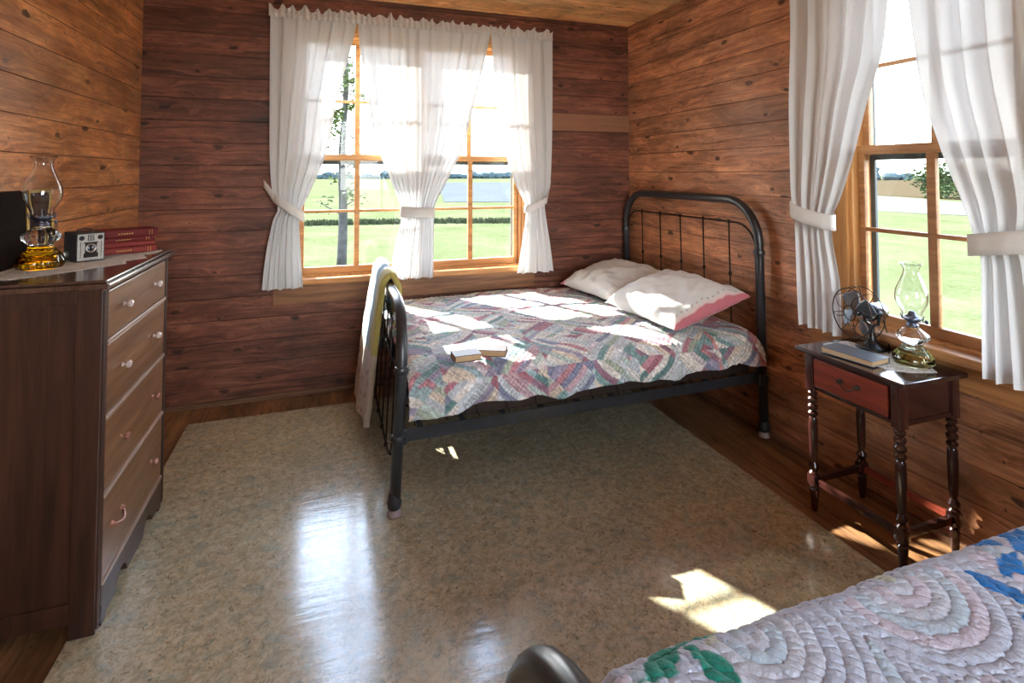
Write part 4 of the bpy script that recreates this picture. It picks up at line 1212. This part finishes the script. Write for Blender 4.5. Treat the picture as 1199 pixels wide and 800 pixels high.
def curtain(label, axis, plane, tab, nf, ph, seed, head, tiep, group=None):
    z0 = tab[-1][0]; ca = (tab[-1][1]+tab[-1][2])/2
    e = thing('curtain', label, 'curtain', (ca, plane, z0) if axis == 'X' else (plane, ca, z0), 0, group)
    o = obj('curtain_panel', panel(axis, plane, tab, nf, 1, ph, seed=seed), M_SHEER, e, True)
    h = obj('gathered_header', header(axis, plane, *head), M_SHEERD, e, True)
    t = obj('tieback', tie(axis, plane, **tiep), M_SHEERD, e, True)
    t.modifiers.new('thick', 'SOLIDIFY').thickness = .003
    return e
CP = 3.580; GC = 'tied back white curtains of the back window'
ZR = 2.405
curtain('left sheer white curtain of the back window, tied back towards the dresser', 'X', CP,
    [(ZR, -.352, .165, .016, .0), (2.18, -.350, .120, .018, .0), (1.90, -.348, .050, .020, .0), (1.52, -.343, -.020, .022, .0), (1.30, -.325, -.100, .022, .01), (1.185, -.290, -.150, .020, .016), (1.10, -.318, -.165, .022, .012), (.90, -.355, -.155, .024, .0), (.690, -.375, -.140, .026, .0)], 7, .3, 1.0,
    (-.356, .165, ZR, .034, 15, .3), dict(ca=-.222, hw=.082, z=1.190, dep=.085, h=.062, slope=-.75, hook=(-.372, 1.34)), GC)
curtain('wide middle pair of sheer white curtains gathered by one band at the back window centre', 'X', CP,
    [(ZR, .165, 1.075, .016, .0), (2.18, .185, 1.030, .018, .0), (1.90, .235, .960, .020, .0), (1.60, .290, .880, .024, .0), (1.38, .375, .775, .026, .006), (1.22, .440, .690, .024, .014), (1.145, .460, .668, .020, .018), (1.05, .450, .672, .022, .012), (.90, .415, .672, .026, .0), (.705, .388, .668, .030, .0)], 13, 1.2, 4.0,
    (.165, 1.075, ZR, .034, 26, 1.1), dict(ca=.563, hw=.108, z=1.145, dep=.092, h=.068, slope=-.05), GC)
curtain('right sheer white curtain of the back window, hanging nearest the iron headboard', 'X', CP,
    [(ZR, 1.075, 1.545, .016, .0), (2.18, 1.090, 1.543, .018, .0), (1.85, 1.120, 1.540, .020, .0), (1.55, 1.175, 1.535, .022, .0), (1.33, 1.245, 1.520, .022, .008), (1.19, 1.315, 1.480, .020, .014), (1.10, 1.325, 1.485, .020, .012), (.90, 1.300, 1.520, .024, .0), (.692, 1.262, 1.545, .028, .0)], 6, .9, 7.0,
    (1.075, 1.548, ZR, .034, 14, 2.1), dict(ca=1.405, hw=.082, z=1.180, dep=.085, h=.050, slope=.45, hook=(1.540, 1.335)), GC)
# window 2: 'left' in the photo is the larger y
CX = 2.168; GC2 = 'tied back white curtains of the right window'
curtain('sheer white curtain of the right window hanging on the bed side, tied back', 'Y', CX,
    [(ZR, 2.035, 1.492, .018, .0), (2.10, 2.018, 1.530, .020, .0), (1.90, 2.018, 1.555, .022, .0), (1.70, 2.018, 1.620, .024, .0), (1.45, 2.015, 1.695, .024, .0), (1.30, 2.005, 1.745, .022, .008), (1.20, 1.985, 1.785, .020, .014), (1.10, 1.985, 1.790, .020, .010), (.90, 1.990, 1.765, .022, .0), (.675, 1.992, 1.770, .026, -.012)], 5, .2, 11.0,
    (1.492, 2.035, ZR, .034, 16, .7), dict(ca=1.885, hw=.105, z=1.205, dep=.080, h=.070, slope=.25, hook=(2.035, 1.315)), GC2)
curtain('sheer white curtain of the right window at the right edge, hanging over the second bed', 'Y', CX,
    [(ZR, 1.468, .900, .018, .0), (2.10, 1.440, .905, .020, .0), (1.90, 1.420, .905, .024, .0), (1.70, 1.392, .905, .026, .0), (1.47, 1.325, .910, .028, .0), (1.30, 1.262, .935, .026, .008), (1.18, 1.228, .990, .022, .014), (1.10, 1.212, .985, .022, .010), (.90, 1.218, .960, .026, .0), (.690, 1.225, .940, .030, -.012)], 6, 1.9, 15.0,
    (.900, 1.470, ZR, .034, 16, 1.7), dict(ca=1.105, hw=.128, z=1.175, dep=.090, h=.075, slope=-.20), GC2)
def rod(label, axis, plane, a0, a1):
    bm = NB(); P = (lambda a, d: (a, d, ZR)) if axis == 'X' else (lambda a, d: (d, a, ZR))
    w_ = YB if axis == 'X' else XR
    tube(bm, [P(a0, w_), P(a0, plane+.004), P(a0+.006, plane-.004), P(a1-.006, plane-.004), P(a1, plane+.004), P(a1, w_)], .005, 8)
    tag(obj('curtain_rod', bm, M_PORC, smooth=True), label, 'curtain rod')
rod('thin white curtain rod hidden in the gathered headers above the back window', 'X', CP-.012, -.345, 1.535)
rod('thin white curtain rod carrying the curtains above the right window', 'Y', CX-.012, .910, 2.025)
